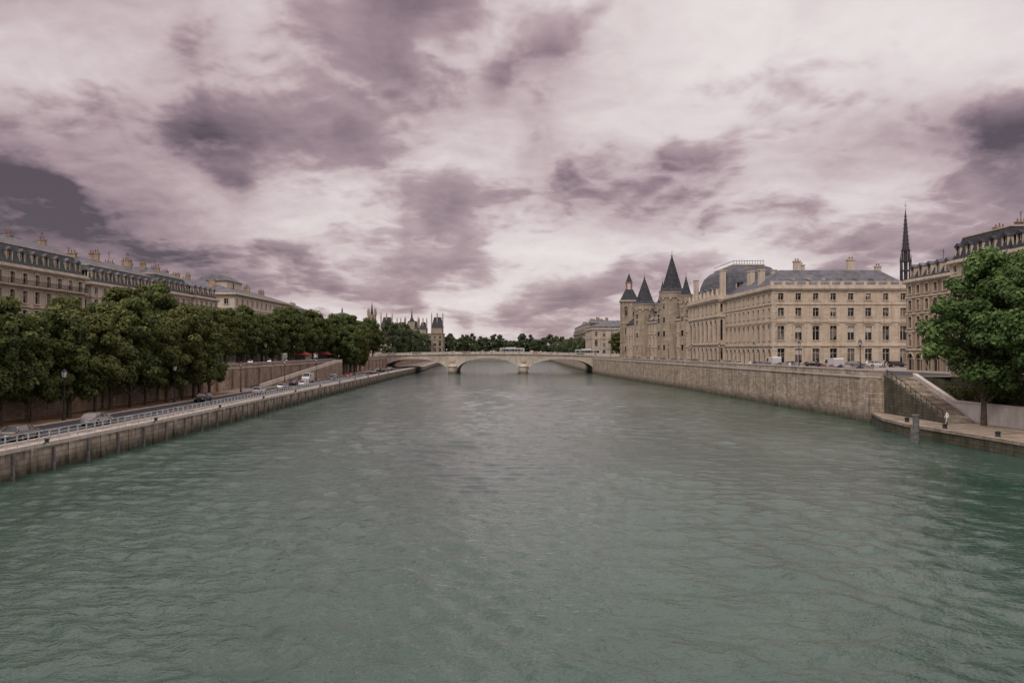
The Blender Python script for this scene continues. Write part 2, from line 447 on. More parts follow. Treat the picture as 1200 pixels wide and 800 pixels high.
up = MB(); up.quad((-80, -200, 7.004), (-67.5, -200, 7.004), (-67.5, 375, 7.004), (-80, 375, 7.004)); up.quad((60.5, 160, 7.004), (56.2, 160, 7.004), (50, 280, 7.004), (46, 330, 7.004), (49.5, 330, 7.004), (57, 280, 7.004), (60.5, 190, 7.004))
up.quad((58, 122, 7.004), (73, 122, 7.004), (73, 160, 7.004), (57, 160, 7.004)); up.quad((68, 121.9, 7.004), (68, -200, 7.004), (74, -200, 7.004), (74, 121.9, 7.004))
up.obj('upper_road', M['asph'])

def right_wall():
    e = bpy.data.objects.new('river_embankment_wall', None); COL.objects.link(e)
    a = MB(); a.path(RQ, -3, 6.7, .6, 1); a.path([(56.0, 120.0), (61, 120)], -3, 6.7, .5, 1); a.obj('masonry', M['quayR'], e)
    a = MB(); a.path([(x - .18, y) for x, y in RQ], 6.703, 7.03, .9, 1); a.obj('string_course', M['cope'], e)
    a = MB(); a.path([(x + .02, y) for x, y in RQ], 7.033, 7.8, .45, 1); a.obj('parapet', M['quayR'], e)
    a = MB(); a.path([(x - .06, y) for x, y in RQ], 7.803, 8.0, .62, 1); a.obj('coping', M['cope'], e)
    a = MB(); a.frus((54.2, 56.6, 120.5, 125.5), -3, (54.7, 56.4, 121, 125.1), 6.6); a.obj('corner_buttress', M['quayR'], e)
right_wall()
def stairs():
    e = bpy.data.objects.new('quay_staircase', None); COL.objects.link(e)
    a = MB(); n = 34; y = 119.9; dy = 16.6 / n; dz = 5.5 / n
    for i in range(n):
        a.box(56.7, 60.4, y - dy * (i + 1), y - dy * i - .001, 1.4, 7 - dz * (i + .5))
    a.obj('steps', M['quayL'], e)
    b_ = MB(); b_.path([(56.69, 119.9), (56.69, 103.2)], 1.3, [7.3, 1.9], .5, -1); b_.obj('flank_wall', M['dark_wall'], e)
    h = MB()
    for k in range(12):
        yy = 119.4 - k * 1.4; zz = 7.3 - (119.9 - yy) / 16.7 * 5.4
        h.box(56.4, 56.47, yy - .03, yy + .03, zz, zz + .9)
    h.path([(56.47, 119.5), (56.47, 104.0)], [8.0, 3.0], [8.08, 3.08], .07, -1)
    h.obj('handrail', M['iron'], e)
stairs()
lw = MB(); lw.path([(60.6, 119.9), (60.6, 109), (61.5, 90), (62, -100)], 1.3, [7.3, 3.9, 4.0, 4.0], .5, 1); lw.obj('ramp_wall', M['light_wall'])
lw = MB(); lw.path([(60.52, 119.9), (60.52, 109), (61.42, 90), (61.92, -100)], [7.303, 3.903, 4.003, 4.003], [7.5, 4.1, 4.2, 4.2], .66, 1); lw.obj('ramp_wall_coping', M['cope'])
pb = MB(); pb.quad((60.9, 119.8, 3.8), (60.9, 109, 3.8), (61.8, 90, 3.8), (62.3, -100, 3.8), (66, -100, 3.8), (66, 119.8, 3.8)); pb.obj('planting_bed', M['earth'])
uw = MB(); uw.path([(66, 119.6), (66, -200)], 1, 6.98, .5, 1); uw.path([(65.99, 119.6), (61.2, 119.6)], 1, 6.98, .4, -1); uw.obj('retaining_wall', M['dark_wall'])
uw = MB(); uw.path([(65.9, 119.4), (65.9, -200)], 7.003, 7.85, .45, 1); uw.obj('upper_parapet', M['quayR'])
RL = [(54.8, 121), (51.4, 110), (50.6, 102), (52.2, 84), (53.5, 50), (54, -100)]
q = MB(); q.add([(x, y, 1.5) for x, y in RL] + [(66, -100, 1.5), (66, 121, 1.5)], [tuple(range(8))]); q.obj('lower_bank_paving', M['cobble'])
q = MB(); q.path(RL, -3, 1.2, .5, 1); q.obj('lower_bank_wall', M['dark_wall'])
q = MB(); q.path([(x - .12, y) for x, y in RL], 1.203, 1.56, .8, 1); q.obj('lower_bank_coping', M['quayL'])

# water: a sheet with real wavelets, finer rows on the stretch of river by the viewpoint's bridge
def water():
    m, nt, p = new_mat('river_water')
    pos = N(nt, 'ShaderNodeNewGeometry').outputs['Position']
    patch = noise(nt, vscale(nt, pos, (1, .5, 1)), .04, 3, .6, .8, '2D')
    col = mixc(nt, maprange(nt, patch, .35, .65), (.022, .058, .042), (.046, .088, .066))
    nt.links.new(col, p.inputs['Base Color'])
    p.inputs['Roughness'].default_value = .05; p.inputs['IOR'].default_value = 1.42
    b = noise(nt, vscale(nt, pos, (.8, 1.2, 1)), 1.3, 3, .6, .3, '2D')
    c = noise(nt, pos, 5.0, 2, .6, .2, '2D')
    h = math_(nt, 'ADD', b, math_(nt, 'MULTIPLY', c, .22))
    bn = N(nt, 'ShaderNodeBump'); bn.inputs['Distance'].default_value = .13
    nt.links.new(maprange(nt, patch, .35, .65, .6, 1.0), bn.inputs['Strength'])
    nt.links.new(h, bn.inputs['Height']); nt.links.new(bn.outputs[0], p.inputs['Normal'])
    # rows
    ys = [-1400, -600, -200, -80, -30]
    y = 0.0
    while y < 260:
        ys.append(y); y += max(.16, .0042 * y)
    while y < 861: ys.append(y); y += 6
    ys.append(861); ys = np.array(ys)
    xs = np.concatenate([[-120, -90, -62], np.arange(-58, 62.01, .2), [66, 90, 120]])
    X, Y = np.meshgrid(xs, ys)
    rng = np.random.default_rng(5); Z = np.zeros_like(X)
    sp = np.maximum(.16, .0042 * Y)
    nw = 64
    for k in range(nw):
        lam = .75 * (7.0 / .75) ** (rng.random() ** 1.15); th = math.radians(250 + rng.normal() * 42); ph = rng.random() * 6.283
        kx, ky = 2 * math.pi / lam * math.cos(th), 2 * math.pi / lam * math.sin(th)
        slope = .155 * math.sqrt(2.0 / nw) * (1.15 if lam < 2.5 else .8)
        fade = np.clip((lam / (3.2 * sp) - 1) * 1.2, 0, 1)
        Z += slope * lam / (2 * math.pi) * np.sin(kx * X + ky * Y + ph + .6 * np.sin(.11 * X + .07 * Y + ph * 3)) * fade
    g = .75 + .25 * np.sin(.045 * X + 1.3 * np.sin(.03 * Y)) * np.sin(.05 * Y + .6) + .15 * np.sin(.16 * X + .1 * Y)
    Z = Z * g; Z[:5] = 0; Z[Y > 250] = 0
    Z[:, :3] = 0; Z[:, -3:] = 0
    ny, nx = X.shape
    me = bpy.data.meshes.new('water')
    co = np.stack([X, Y, Z], -1).reshape(-1, 3).astype(np.float32)
    i = np.arange((ny - 1) * (nx - 1)); r_ = i // (nx - 1); c_ = i % (nx - 1); a = r_ * nx + c_
    q = np.stack([a, a + 1, a + nx + 1, a + nx], 1).astype(np.int32)
    me.vertices.add(len(co)); me.vertices.foreach_set('co', co.ravel())
    me.loops.add(q.size); me.loops.foreach_set('vertex_index', q.ravel())
    me.polygons.add(len(q)); me.polygons.foreach_set('loop_start', np.arange(len(q), dtype=np.int32) * 4)
    me.polygons.foreach_set('use_smooth', np.ones(len(q), dtype=bool))
    me.materials.append(m); me.update(calc_edges=True)
    o = bpy.data.objects.new('water', me); COL.objects.link(o)
water()

# ------------------------------------------------------------------ stone bridge
def bridge():
    e = bpy.data.objects.new('stone_arch_bridge', None); COL.objects.link(e)
    Y0, Y1 = 379, 407; piers = [-28.5, 5.5]
    spans = [(-62.5, -30.6), (-26.4, 3.4), (7.6, 39.5)]
    deck = lambda x: 8.1 + .85 * (1 - ((x + 11.5) / 51) ** 2)
    st = MB(); so = MB(); rg = MB()
    for (a, b_) in spans:
        c = (a + b_) / 2; h = (b_ - a) / 2; n = 28; top = deck(c) - 1.75; z0 = .6
        P = [(c - h * math.cos(math.pi * i / n), z0 + (top - z0) * math.sin(math.pi * i / n) ** .95) for i in range(n + 1)]
        for i in range(n):
            (xa, za), (xb, zb) = P[i], P[i + 1]
            for Y, s in ((Y0, 1), (Y1, -1)):
                st.quad((xa, Y, za), (xb, Y, zb), (xb, Y, deck(xb)), (xa, Y, deck(xa)))
            so.quad((xa, Y0, za), (xa, Y1, za), (xb, Y1, zb), (xb, Y0, zb))
            na = Vector((xa - c, (za - z0) * 2.2)).normalized() * .9; nb_ = Vector((xb - c, (zb - z0) * 2.2)).normalized() * .9
            A = (xa, Y0 - .2, za); B = (xb, Y0 - .2, zb); C = (xb + nb_.x, Y0 - .2, zb + nb_.y); D = (xa + na.x, Y0 - .2, za + na.y)
            rg.quad(A, B, C, D); rg.quad(D, C, (C[0], Y0, C[2]), (D[0], Y0, D[2])); rg.quad(A, (A[0], Y0, A[2]), (B[0], Y0, B[2]), B)
    for px in piers:
        st.quad((px - 2.1, Y0, 0.6), (px + 2.1, Y0, .6), (px + 2.1, Y0, deck(px)), (px - 2.1, Y0, deck(px)))
        st.quad((px - 2.1, Y1, 0.6), (px + 2.1, Y1, .6), (px + 2.1, Y1, deck(px)), (px - 2.1, Y1, deck(px)))
    st.quad((-90, Y0, -3), (-62.5, Y0, -3), (-62.5, Y0, deck(-62.5)), (-90, Y0, 7.6))
    st.quad((39.5, Y0, -3), (60, Y0, -3), (60, Y0, 7.6), (39.5, Y0, deck(39.5)))
    pr = MB()
    for px in piers:
        pr.box(px - 2.1, px + 2.1, Y0 - .5, Y1 + .5, -3, .75)
        pr.cyl(px, Y0 - .6, -3, 3.0, 2.0, 2.0, 16); pr.cyl(px, Y0 - .6, 3.0, 3.35, 2.3, 2.3, 16); pr.cyl(px, Y0 - .6, 3.35, 4.5, 2.0, .3, 16)
        pr.cyl(px, Y1 + .6, -3, 3.35, 2.0, 2.0, 16)
    md = MB()
    for px in piers + [-61.5 - 2, 41.5]:
        md.hcyl(px, Y0 - .3, Y0 - .01, 6.2, 1.3, 18); md.hcyl(px, Y0 - .5, Y0 - .31, 6.2, .8, 14)
    xs = [-90, -62.5, -50, -37, -24, -11.5, 1, 14, 27, 39.5, 60]
    Z = [7.6 if x < -63 or x > 40 else deck(x) for x in xs]
    co = MB(); co.path([(x, Y0 - .45) for x in xs], [z + .003 for z in Z], [z + .38 for z in Z], 1.0, 1)
    co.path([(x, Y0 - .2) for x in xs], [z + 1.15 for z in Z], [z + 1.35 for z in Z], .45, 1)
    co.path([(x, Y1 + .45) for x in xs], [z + .003 for z in Z], [z + 1.3 for z in Z], .6, -1)
    ba = MB()
    for k in range(230):
        x = -89 + k * .65
        if x > 59.5: break
        z = float(np.interp(x, xs, Z))
        wd = .3
        if k % 12 == 0: ba.box(x - .1, x + .8, Y0 - .22, Y0 + .25, z + .383, z + 1.4)
        else: ba.frus((x, x + wd, Y0 - .1, Y0 + .15), z + .383, (x + .05, x + wd - .05, Y0 - .08, Y0 + .12), z + 1.147)
    dk = MB()
    for i in range(len(xs) - 1):
        dk.quad((xs[i], Y0 + .5, Z[i] + .2), (xs[i + 1], Y0 + .5, Z[i + 1] + .2), (xs[i + 1], Y1, Z[i + 1] + .2), (xs[i], Y1, Z[i] + .2))
    for mb, nme, mt in ((st, 'spandrels', 'bridge'), (so, 'arch_soffits', 'bridge'), (rg, 'arch_rings', 'cope'), (pr, 'piers', 'bridge'), (md, 'medallions', 'trim'),
                        (co, 'cornice', 'cope'), (ba, 'balustrade', 'trim'), (dk, 'deck', 'asph')):
        mb.obj(nme, M[mt], e)
bridge()

# ------------------------------------------------------------------ left bank buildings
HF = [dict(h=4.4, w=2.2, wh=3.2, sill=.2, arch=True, band=.35), dict(h=3.7, w=1.4, wh=2.5, sill=.35, balc=True), dict(h=3.5, w=1.4, wh=2.3, sill=.5, hood=True),
      dict(h=3.3, w=1.35, wh=2.1, sill=.5), dict(h=3.0, w=1.3, wh=1.9, sill=.4, balc=True)]
def haussmann(name, origin, ang, L, D, nb, nbs, mats, floors=HF, h1=3.6, h2=2.0, i1=1.3, i2=4, z0=7, chim=3, dorm=True, chz=1.4):
    b = Bld(name, origin, ang, mats)
    zt = shell(b, L, D, z0, floors, nb, nbs)
    mansard(b, .2, L - .2, .2, D - .2, zt, i1, h1, i2, h2)
    if dorm:
        for i in range(nb):
            b.sub(); dormer(b, L / nb * (i + .5), .45, zt + .3, 1.2, 2.0, 1.8)
        b.sub((0, D, 0), -math.pi / 2)
        for i in range(nbs): dormer(b, D / nbs * (i + .5), .45, zt + .3, 1.2, 2.0, 1.8)
        b.sub((L, 0, 0), math.pi / 2)
        for i in range(nbs): dormer(b, D / nbs * (i + .5), .45, zt + .3, 1.2, 2.0, 1.8)
    b.sub()
    for k in range(chim):
        cx = L * (k + .5) / chim + random.uniform(-2, 2) if chim > 1 else L / 2
        chimney(b, cx, D * random.uniform(.3, .5), zt, zt + h1 + h2 + random.uniform(-.2, chz), .7, random.uniform(1.2, 2.4))
        if k % 2: chimney(b, cx + random.uniform(-.5, .5), D * .8, zt, zt + h1 + h2 + random.uniform(.2, chz), .8, 2.0)
    return b.finish()
A = math.pi / 2
haussmann('haussmann_apartment_building', (-84, 100, 0), A, 56, 14, 16, 4, dict(walls='haus', roof='slateg'), chim=6)
haussmann('haussmann_apartment_building', (-84, 158.5, 0), A, 30, 14, 9, 4, dict(walls='haus3', roof='slateg'), floors=HF[:4] + [dict(h=2.2, w=1.2, wh=1.3, sill=.4)], chim=4)
haussmann('haussmann_apartment_building', (-84.5, 189, 0), A, 20, 14, 6, 4, dict(walls='haus', roof='slateg'), chim=3, h1=3.9, chz=2.0)
haussmann('haussmann_apartment_building', (-84, 209.5, 0), A, 17, 14, 5, 4, dict(walls='haus3', roof='slate'), chim=3, chz=1.5, h1=3)
TF = [dict(h=6, w=2.6, wh=4.6, sill=.2, arch=True, band=.4), dict(h=6.5, w=2.2, wh=4.8, sill=.5, arch=True, pil=True), dict(h=4.5, w=1.5, wh=2.4, sill=1.0), dict(h=3.8, w=1.3, wh=1.6, sill=1)]
b = Bld('theatre_building', (-84, 240, 0), A, dict(walls='haus3', roof='zinc'))
zt = shell(b, 62, 40, 7, TF, 13, 8, .9)
b['roof'].frus((-.4, 62.4, -.4, 40.4), zt, (14, 48, 15, 25), zt + 5)
b['trim'].box(16, 30, 8, 18, zt + 1, zt + 5.0); b['roof'].frus((15.5, 30.5, 7.5, 18.5), zt + 5.01, (18, 28, 11, 15), zt + 7.2)
for k in range(4): chimney(b, 6 + k * 16, 9, zt, zt + 4.2, .9, 2)
b.finish()
haussmann('haussmann_apartment_building', (-92, 325, 0), A, 40, 16, 10, 4, dict(walls='haus', roof='slate'), chim=4)
b = Bld('domed_pavilion', (-96, 420, 0), 0, dict(walls='haus3', roof='zinc'))
zt = shell(b, 10, 10, 7, HF + [dict(h=2.4, w=1.2, wh=1.5, sill=.4)], 3, 3)
for k in range(6):
    t0, t1 = k / 6 * math.pi / 2, (k + 1) / 6 * math.pi / 2
    b['roof'].cyl(5, 5, zt + 3.2 * math.sin(t0), zt + 3.2 * math.sin(t1), 4.6 * math.cos(t0) + .02, 4.6 * math.cos(t1) + .02, 16, False)
b['roof'].cyl(5, 5, zt + 3.1, zt + 4.4, .5, .4, 8); b['roof'].cyl(5, 5, zt + 4.4, zt + 6, .5, .02, 8)
b.finish()
b = Bld('gothic_tower', (-91, 500, 0), 0, dict(walls='pal2', roof='lead', trim='pal2'))
zt = shell(b, 4.6, 4.6, 7, [dict(h=8.6, w=1.4, wh=6, sill=1.5, arch=True)] * 3, 2, 2, .3)
for (x, y) in ((.2, .2), (4.4, .2), (.2, 4.4), (4.4, 4.4)): b['trim'].cyl(x, y, zt, zt + 2.0, .6, .6, 8); b['trim'].cyl(x, y, zt + 2.0, zt + 4.5, .6, .05, 8)
b['roof'].cyl(2.3, 2.3, zt, zt + 8, 1.0, .05, 8)
b.finish()
b = Bld('city_hall', (-106, 640, 0), 0, dict(walls='pal2', roof='slate', trim='pal2'))
CF = [dict(h=6.5, w=2, wh=4.5, sill=1, arch=True), dict(h=6, w=2, wh=4, sill=1), dict(h=4.5, w=1.6, wh=1.8, sill=1)]
zt = shell(b, 50, 20, 7, CF, 12, 4, .6)
for (x0, x1, hh) in ((0, 9, 13), (13, 19, 9), (20, 30, 10), (31, 37, 9), (41, 50, 13)):
    b['walls'].box(x0 + .3, x1 - .3, -.6, 12, zt - .1, zt + hh * .35); b['roof'].frus((x0, x1, -1, 12.4), zt + hh * .35 + .01, (x0 + 1.8, x1 - 1.8, 3, 9), zt + hh)
    for k in range(3):
        xx = x0 + (x1 - x0) * k / 2; b['trim'].box(xx - .4, xx + .4, 1, 2.5, zt, zt + hh + 1.2 + (k % 2) * 1.5); b['trim'].cyl(xx, 1.7, zt + hh + 1.2, zt + hh + 4, .6, .05, 6)
b['walls'].box(22.5, 27.5, -1, 4, zt + 3, zt + 9); b['roof'].cyl(25, 1.5, zt + 9.01, zt + 12, 2.4, 1.2, 8); b['roof'].cyl(25, 1.5, zt + 12, zt + 20, .8, .05, 8)
b.finish()
haussmann('haussmann_apartment_building', (-90, 440, 0), A, 44, 14, 12, 4, dict(walls='haus', roof='slate'), chim=4, h1=2.6, h2=1.4)

# ------------------------------------------------------------------ courthouse palace on the right
PF = [dict(h=5.4, w=1.7, wh=3.4, sill=1.0, band=.45, bd=.3), dict(h=5.6, w=1.65, wh=3.4, sill=1.0, hood=True, band=.3), dict(h=4.2, w=1.45, wh=2.0, sill=1.1, band=.3), dict(h=3.4, w=1.3, wh=1.6, sill=.8, band=.35, bd=.35)]
def palace():
    b = Bld('courthouse_palace', (62.3, 190, 0), 0, dict(walls='pal', roof='zinc', chimneys='trim', dormers='trim'))
    L, D = 33.5, 17
    b.sub(); zt = facade(b, 0, L, 0, 7, PF, 8)
    b.sub((0, 42, 0), -A); facade(b, 0, 42, 0, 7, [dict(PF[0], arch=True, w=2.0, wh=3.9, sill=.4)] + PF[1:], 10)
    b.sub((L, 0, 0), A); facade(b, 0, D, 0, 7, PF, 4)
    b.sub()
    for (x0, x1, y0, y1) in ((-.7, L + .7, -.7, D), (-.7, 17, D + .003, 42)):
        b['trim'].box(x0, x1, y0, y1, zt + .01, zt + .45)
    for (x0, x1, y0, y1) in ((-.4, L + .4, -.4, D), (-.4, 17, D + .003, 42)):
        b['trim'].box(x0, x1, y0, y1, zt + .453, zt + 1.0)
    z = zt + 1.0
    for k in range(13): b['trim'].box(k * L / 12 - .35, k * L / 12 + .35, -.3, .2, z + .002, z + .9)
    b['trim'].box(-.25, L + .25, -.2, .1, z + .7, z + .88)
    for i in range(24):
        w = 1.0 if i % 2 else .65
        b['trim'].box(-.12, w, -.12, .03, 7.05 + i * .76, 7.05 + i * .76 + .7)
        b['trim'].box(L - w, L + .12, -.12, .03, 7.05 + i * .76, 7.05 + i * .76 + .7)
    b['roof'].frus((.4, L - .4, .5, D), z, (4.5, L - 4.5, 7.5, 9.5), z + 4.3)
    b['roof'].frus((.4, 16, 10, 44), z, (6, 9, 14, 44), z + 4.25)
    for k in range(7):
        cx = 5.5 + k * 3.8
        b['windows'].add([(cx, 2.4, z + 1.25), (cx + 1.1, 2.4, z + 1.25), (cx + 1.1, 3.5, z + 1.92), (cx, 3.5, z + 1.92)], [(0, 1, 2, 3)])
    for (x, y, w, d, h) in ((9, 8.5, 1.6, 1, 6.4), (22.5, 8.5, 1.8, 1, 6.8), (2.5, 16, 1.2, 2.2, 5), (4, 30, 1.2, 3.2, 6), (29.5, 9, 1.4, 1, 5.2), (12, 14, 1.3, 2, 6)):
        b['chimneys'].box(x - w / 2, x + w / 2, y - d / 2, y + d / 2, z, z + h); b['chimneys'].box(x - w / 2 - .15, x + w / 2 + .15, y - d / 2 - .15, y + d / 2 + .15, z + h + .002, z + h + .3)
        b['chimney_pots'].cyl(x - w * .2, y, z + h + .3, z + h + .9, .17, .14, 8); b['chimney_pots'].cyl(x + w * .2, y, z + h + .3, z + h + .9, .17, .14, 8)
    GF = [dict(h=6, w=2.4, wh=4.4, sill=.3, arch=True, band=.45, bd=.4), dict(h=8.2, w=2.3, wh=6.0, sill=.9, arch=True, pil=True, band=.5, bd=.4), dict(h=4.6, w=1.6, wh=2.4, sill=1.0, pil=True, band=.5, bd=.5)]
    b.sub((-2, 80, 0), -A); zp = facade(b, 0, 38, 0, 7, GF, 7)
    b.sub((-2, 42, 0), 0); facade(b, 0, 2, 0, 7, [dict(f, w=.7, arch=False, pil=False) for f in GF], 1, False)
    b.sub()
    b['walls'].quad((0, 42, zt), (22, 42, zt), (22, 42, zp), (0, 42, zp)); b['walls'].quad((-2, 80, 7), (20, 80, 7), (20, 80, zp), (-2, 80, zp))
    b['trim'].box(-2.8, 22, 41.3, 80.7, zp + .01, zp + .5); b['trim'].box(-2.5, 22, 41.6, 80.4, zp + .503, zp + 1.3)
    for k in range(8):
        y = 43 + k * 5.1
        b['trim'].box(-2.45, -1.75, y - .4, y + .4, zp + 1.303, zp + 2.0); b['trim'].cyl(-2.1, y, zp + 2, zp + 3.2, .35, .18, 8)
    zr = zp + 1.3
    prof = [(0, 0), (.3, 2.4), (.8, 4.9), (1.7, 7.2), (3.0, 8.6), (4.6, 9.4)]
    for k in range(len(prof) - 1):
        i0, h0 = prof[k]; i1, h1 = prof[k + 1]
        b['roof'].frus((i0, 18 - i0, 44 + i0, 76 - i0), zr + h0, (i1, 18 - i1, 44 + i1, 76 - i1), zr + h1, cap=(k == len(prof) - 2))
    zz = zr + 9.4
    b['trim'].box(4.3, 13.7, 48.3, 71.7, zz + .003, zz + .35)
    for k in range(12): b['railings'].box(4.4 + k * .8, 4.5 + k * .8, 48.4, 48.5, zz + .35, zz + 1.3)
    b['railings'].box(4.4, 13.6, 48.38, 48.52, zz + 1.3, zz + 1.42); b['railings'].box(4.38, 4.52, 48.4, 71.6, zz + 1.3, zz + 1.42)
    b.sub((0, 76, 0), -A)
    for k in range(4): dormer(b, 4 + k * 7.3, -.3, zr, 2.0, 2.6, 2.4)
    b.sub((0, 44, 0), 0)
    for k in range(2): dormer(b, 5 + k * 7, -.3, zr + 1.2, 2.0, 2.6, 2.4)
    b.sub()
    for (x, y) in ((-.8, 44.2), (-.8, 78), (14, 43.2)): b['chimneys'].box(x, x + 1.5, y - .7, y + .7, zr, zr + 7.2); b['chimneys'].box(x - .15, x + 1.65, y - .85, y + .85, zr + 7.203, zr + 7.5)
    b.cur = Matrix.Translation((53.5, 326, 0)) @ Matrix.Rotation(-A + math.atan2(7.5, 56), 4, 'Z')
    GW = [dict(h=5.2, w=1.5, wh=3.2, sill=1.2, arch=True), dict(h=5.2, w=1.5, wh=3.4, sill=.9, arch=True), dict(h=4.2, w=1.2, wh=2.2, sill=1.0)]
    zg = facade(b, 0, 56.5, 0, 7, GW, 13)
    b['trim'].box(0, 56, -.4, .3, zg + .003, zg + .5)
    b['roof_slate'].add([(0, -.2, zg + .5), (56, -.2, zg + .5), (56, 6, zg + 6.5), (0, 6, zg + 6.5), (56, 13, zg + .5), (0, 13, zg + .5)], [(0, 1, 2, 3), (3, 2, 4, 5), (1, 4, 2), (0, 3, 5)])
    for k in range(9): dormer(b, 4 + k * 6, .3, zg + .5, 1.3, 2.4, 2.5)
    for k in range(4): b['chimneys'].box(7 + k * 14, 8.2 + k * 14, 4.5, 7.5, zg + 3, zg + 9.5)
    b.cur = Matrix.Translation((50.5, 352, 0)) @ Matrix.Rotation(-A + math.atan2(3, 26), 4, 'Z')
    facade(b, 0, 26, 0, 7, GW, 6)
    b['roof_slate'].add([(0, -.2, zg + .5), (26, -.2, zg + .5), (26, 6, zg + 6), (0, 6, zg + 6), (26, 13, zg + .5), (0, 13, zg + .5)], [(0, 1, 2, 3), (3, 2, 4, 5), (1, 4, 2), (0, 3, 5)])
    b.cur = Matrix.Identity(4)
    return b
b = palace(); b.mats['roof_slate'] = 'slate'; b.finish()
def round_tower(x, y, r, zc, ztip, name='conical_roof_tower'):
    b = Bld(name, (x, y, 0), 0, dict(walls='pal2', roof='slate'))
    b['walls'].cyl(0, 0, 6.9, zc - 2.2, r, r, 28, False); b['trim'].cyl(0, 0, zc - 2.2, zc - 1.7, r + .25, r + .45, 28)
    b['walls'].cyl(0, 0, zc - 1.7, zc - .3, r + .3, r + .3, 28, False); b['trim'].cyl(0, 0, zc - .3, zc + .1, r + .5, r + .6, 28)
    for k in range(20):
        a = k / 20 * 2 * math.pi; b.cur = b.base @ Matrix.Rotation(a, 4, 'Z')
        if k % 2 == 0: b['trim'].box(r + .2, r + .5, -.3, .3, zc - 2.7, zc - 2.22)
        if k % 4 == 0:
            for z in (11, 16, 21, zc - 6): b['windows'].box(r - .3, r + .03, -.4, .4, z, z + 1.9); b['trim'].box(r - .3, r + .1, -.6, .6, z + 1.95, z + 2.2)
    b.reset()
    h = ztip - zc - 2.2
    b['roof'].cyl(0, 0, zc + .1, zc + h * .12, r + .65, r * .84, 28, False); b['roof'].cyl(0, 0, zc + h * .12, zc + h, r * .84, .12, 28)
    b['roof'].cyl(0, 0, zc + h - .2, zc + h + .4, .3, .12, 8); b['gilding'].cyl(0, 0, zc + h + .3, ztip, .09, .04, 6)
    for a in (2.2, 3.6, 4.6):
        b.cur = b.base @ Matrix.Rotation(a, 4, 'Z'); b['roof'].frus((r * .4, r * .85, -.5, .5), zc + h * .14, (r * .5, r * .55, -.05, .05), zc + h * .34)
    b.finish()
round_tower(58.3, 289, 4.2, 32.0, 47.5)
round_tower(53.8, 322, 4.2, 29.5, 42.5)
round_tower(60.8, 277, 2.0, 30.0, 38.5)
round_tower(56.9, 300, 2.1, 28.5, 38.5, 'conical_roof_tower')
b = Bld('clock_tower', (48.8, 351, 0), 0, dict(walls='pal2', roof='slate'))
CT = [dict(h=8, w=1, wh=3, sill=3, arch=True), dict(h=8, w=1, wh=3, sill=3, arch=True), dict(h=9.5, w=1.2, wh=4.5, sill=3, arch=True)]
b.sub(); zt = facade(b, 0, 7, 0, 7, CT, 2)
b.sub((0, 7, 0), -A); facade(b, 0, 7, 0, 7, CT, 2)
b.sub(); b['walls'].quad((7, 0, 7), (7, 7, 7), (7, 7, zt), (7, 0, zt)); b['walls'].quad((0, 7, 7), (7, 7, 7), (7, 7, zt), (0, 7, zt))
b['trim'].box(-.6, 7.6, -.6, 7.6, zt + .01, zt + .6); b['roof'].frus((-.2, 7.2, -.2, 7.2), zt + .61, (2, 5, 2, 5), zt + 5.5)
b['gilding'].hcyl(3.5, -.25, -.1, 20, 1.6, 20)
for (x, y) in ((2.4, 2.4), (4.6, 2.4), (2.4, 4.6), (4.6, 4.6)): b['gilding'].box(x - .2, x + .2, y - .2, y + .2, zt + 5.5, zt + 8.4)
b['gilding'].box(2.0, 5.0, 2.0, 5.0, zt + 8.4, zt + 8.8); b['roof'].frus((2.2, 4.8, 2.2, 4.8), zt + 8.8, (3.4, 3.6, 3.4, 3.6), zt + 12.6); b['gilding'].cyl(3.5, 3.5, zt + 12.5, zt + 14.2, .07, .04, 6)
b.finish()
b = Bld('chapel_spire', (149, 300, -6), 0, dict(walls='pal2', roof='lead'))
b['walls'].box(-8, 8, -14, 14, 7, 33); b['roof'].add([(-8.5, -14.5, 33.01), (8.5, -14.5, 33.01), (0, -14.5, 43), (-8.5, 14.5, 33.01), (8.5, 14.5, 33.01), (0, 14.5, 43)], [(0, 1, 2), (3, 5, 4), (0, 2, 5, 3), (1, 4, 5, 2)])
b['roof'].cyl(0, 0, 40, 43.5, 2.2, 2.0, 8)
for k in range(8):
    a = k / 8 * 2 * math.pi + .39; ca, sa = math.cos(a), math.sin(a)
    b['roof'].cyl(1.8 * ca, 1.8 * sa, 43.5, 50.5, .28, .22, 6); b['roof'].cyl(1.8 * ca, 1.8 * sa, 50.5, 53.6, .3, .02, 6)
    b['roof'].cyl(1.35 * ca, 1.35 * sa, 50.5, 55, .2, .15, 6)
    for j in range(9):
        z = 55.5 + j * 1.5; rr = 1.4 * (1 - (z - 55) / 15.5) + .1; b['roof'].cyl(rr * ca, rr * sa, z, z + .35, .2, .03, 5)
for z, r in ((46.8, 2.1), (50.3, 2.2), (54.5, 1.7)): b['roof'].cyl(0, 0, z, z + .35, r, r, 8)
b['roof'].cyl(0, 0, 43.5, 55, .7, .7, 8); b['roof'].cyl(0, 0, 54.8, 70, 1.35, .12, 8); b['roof'].cyl(0, 0, 70, 73, .06, .05, 6); b['roof'].box(-.6, .6, -.06, .06, 71.6, 71.75)
b.finish()

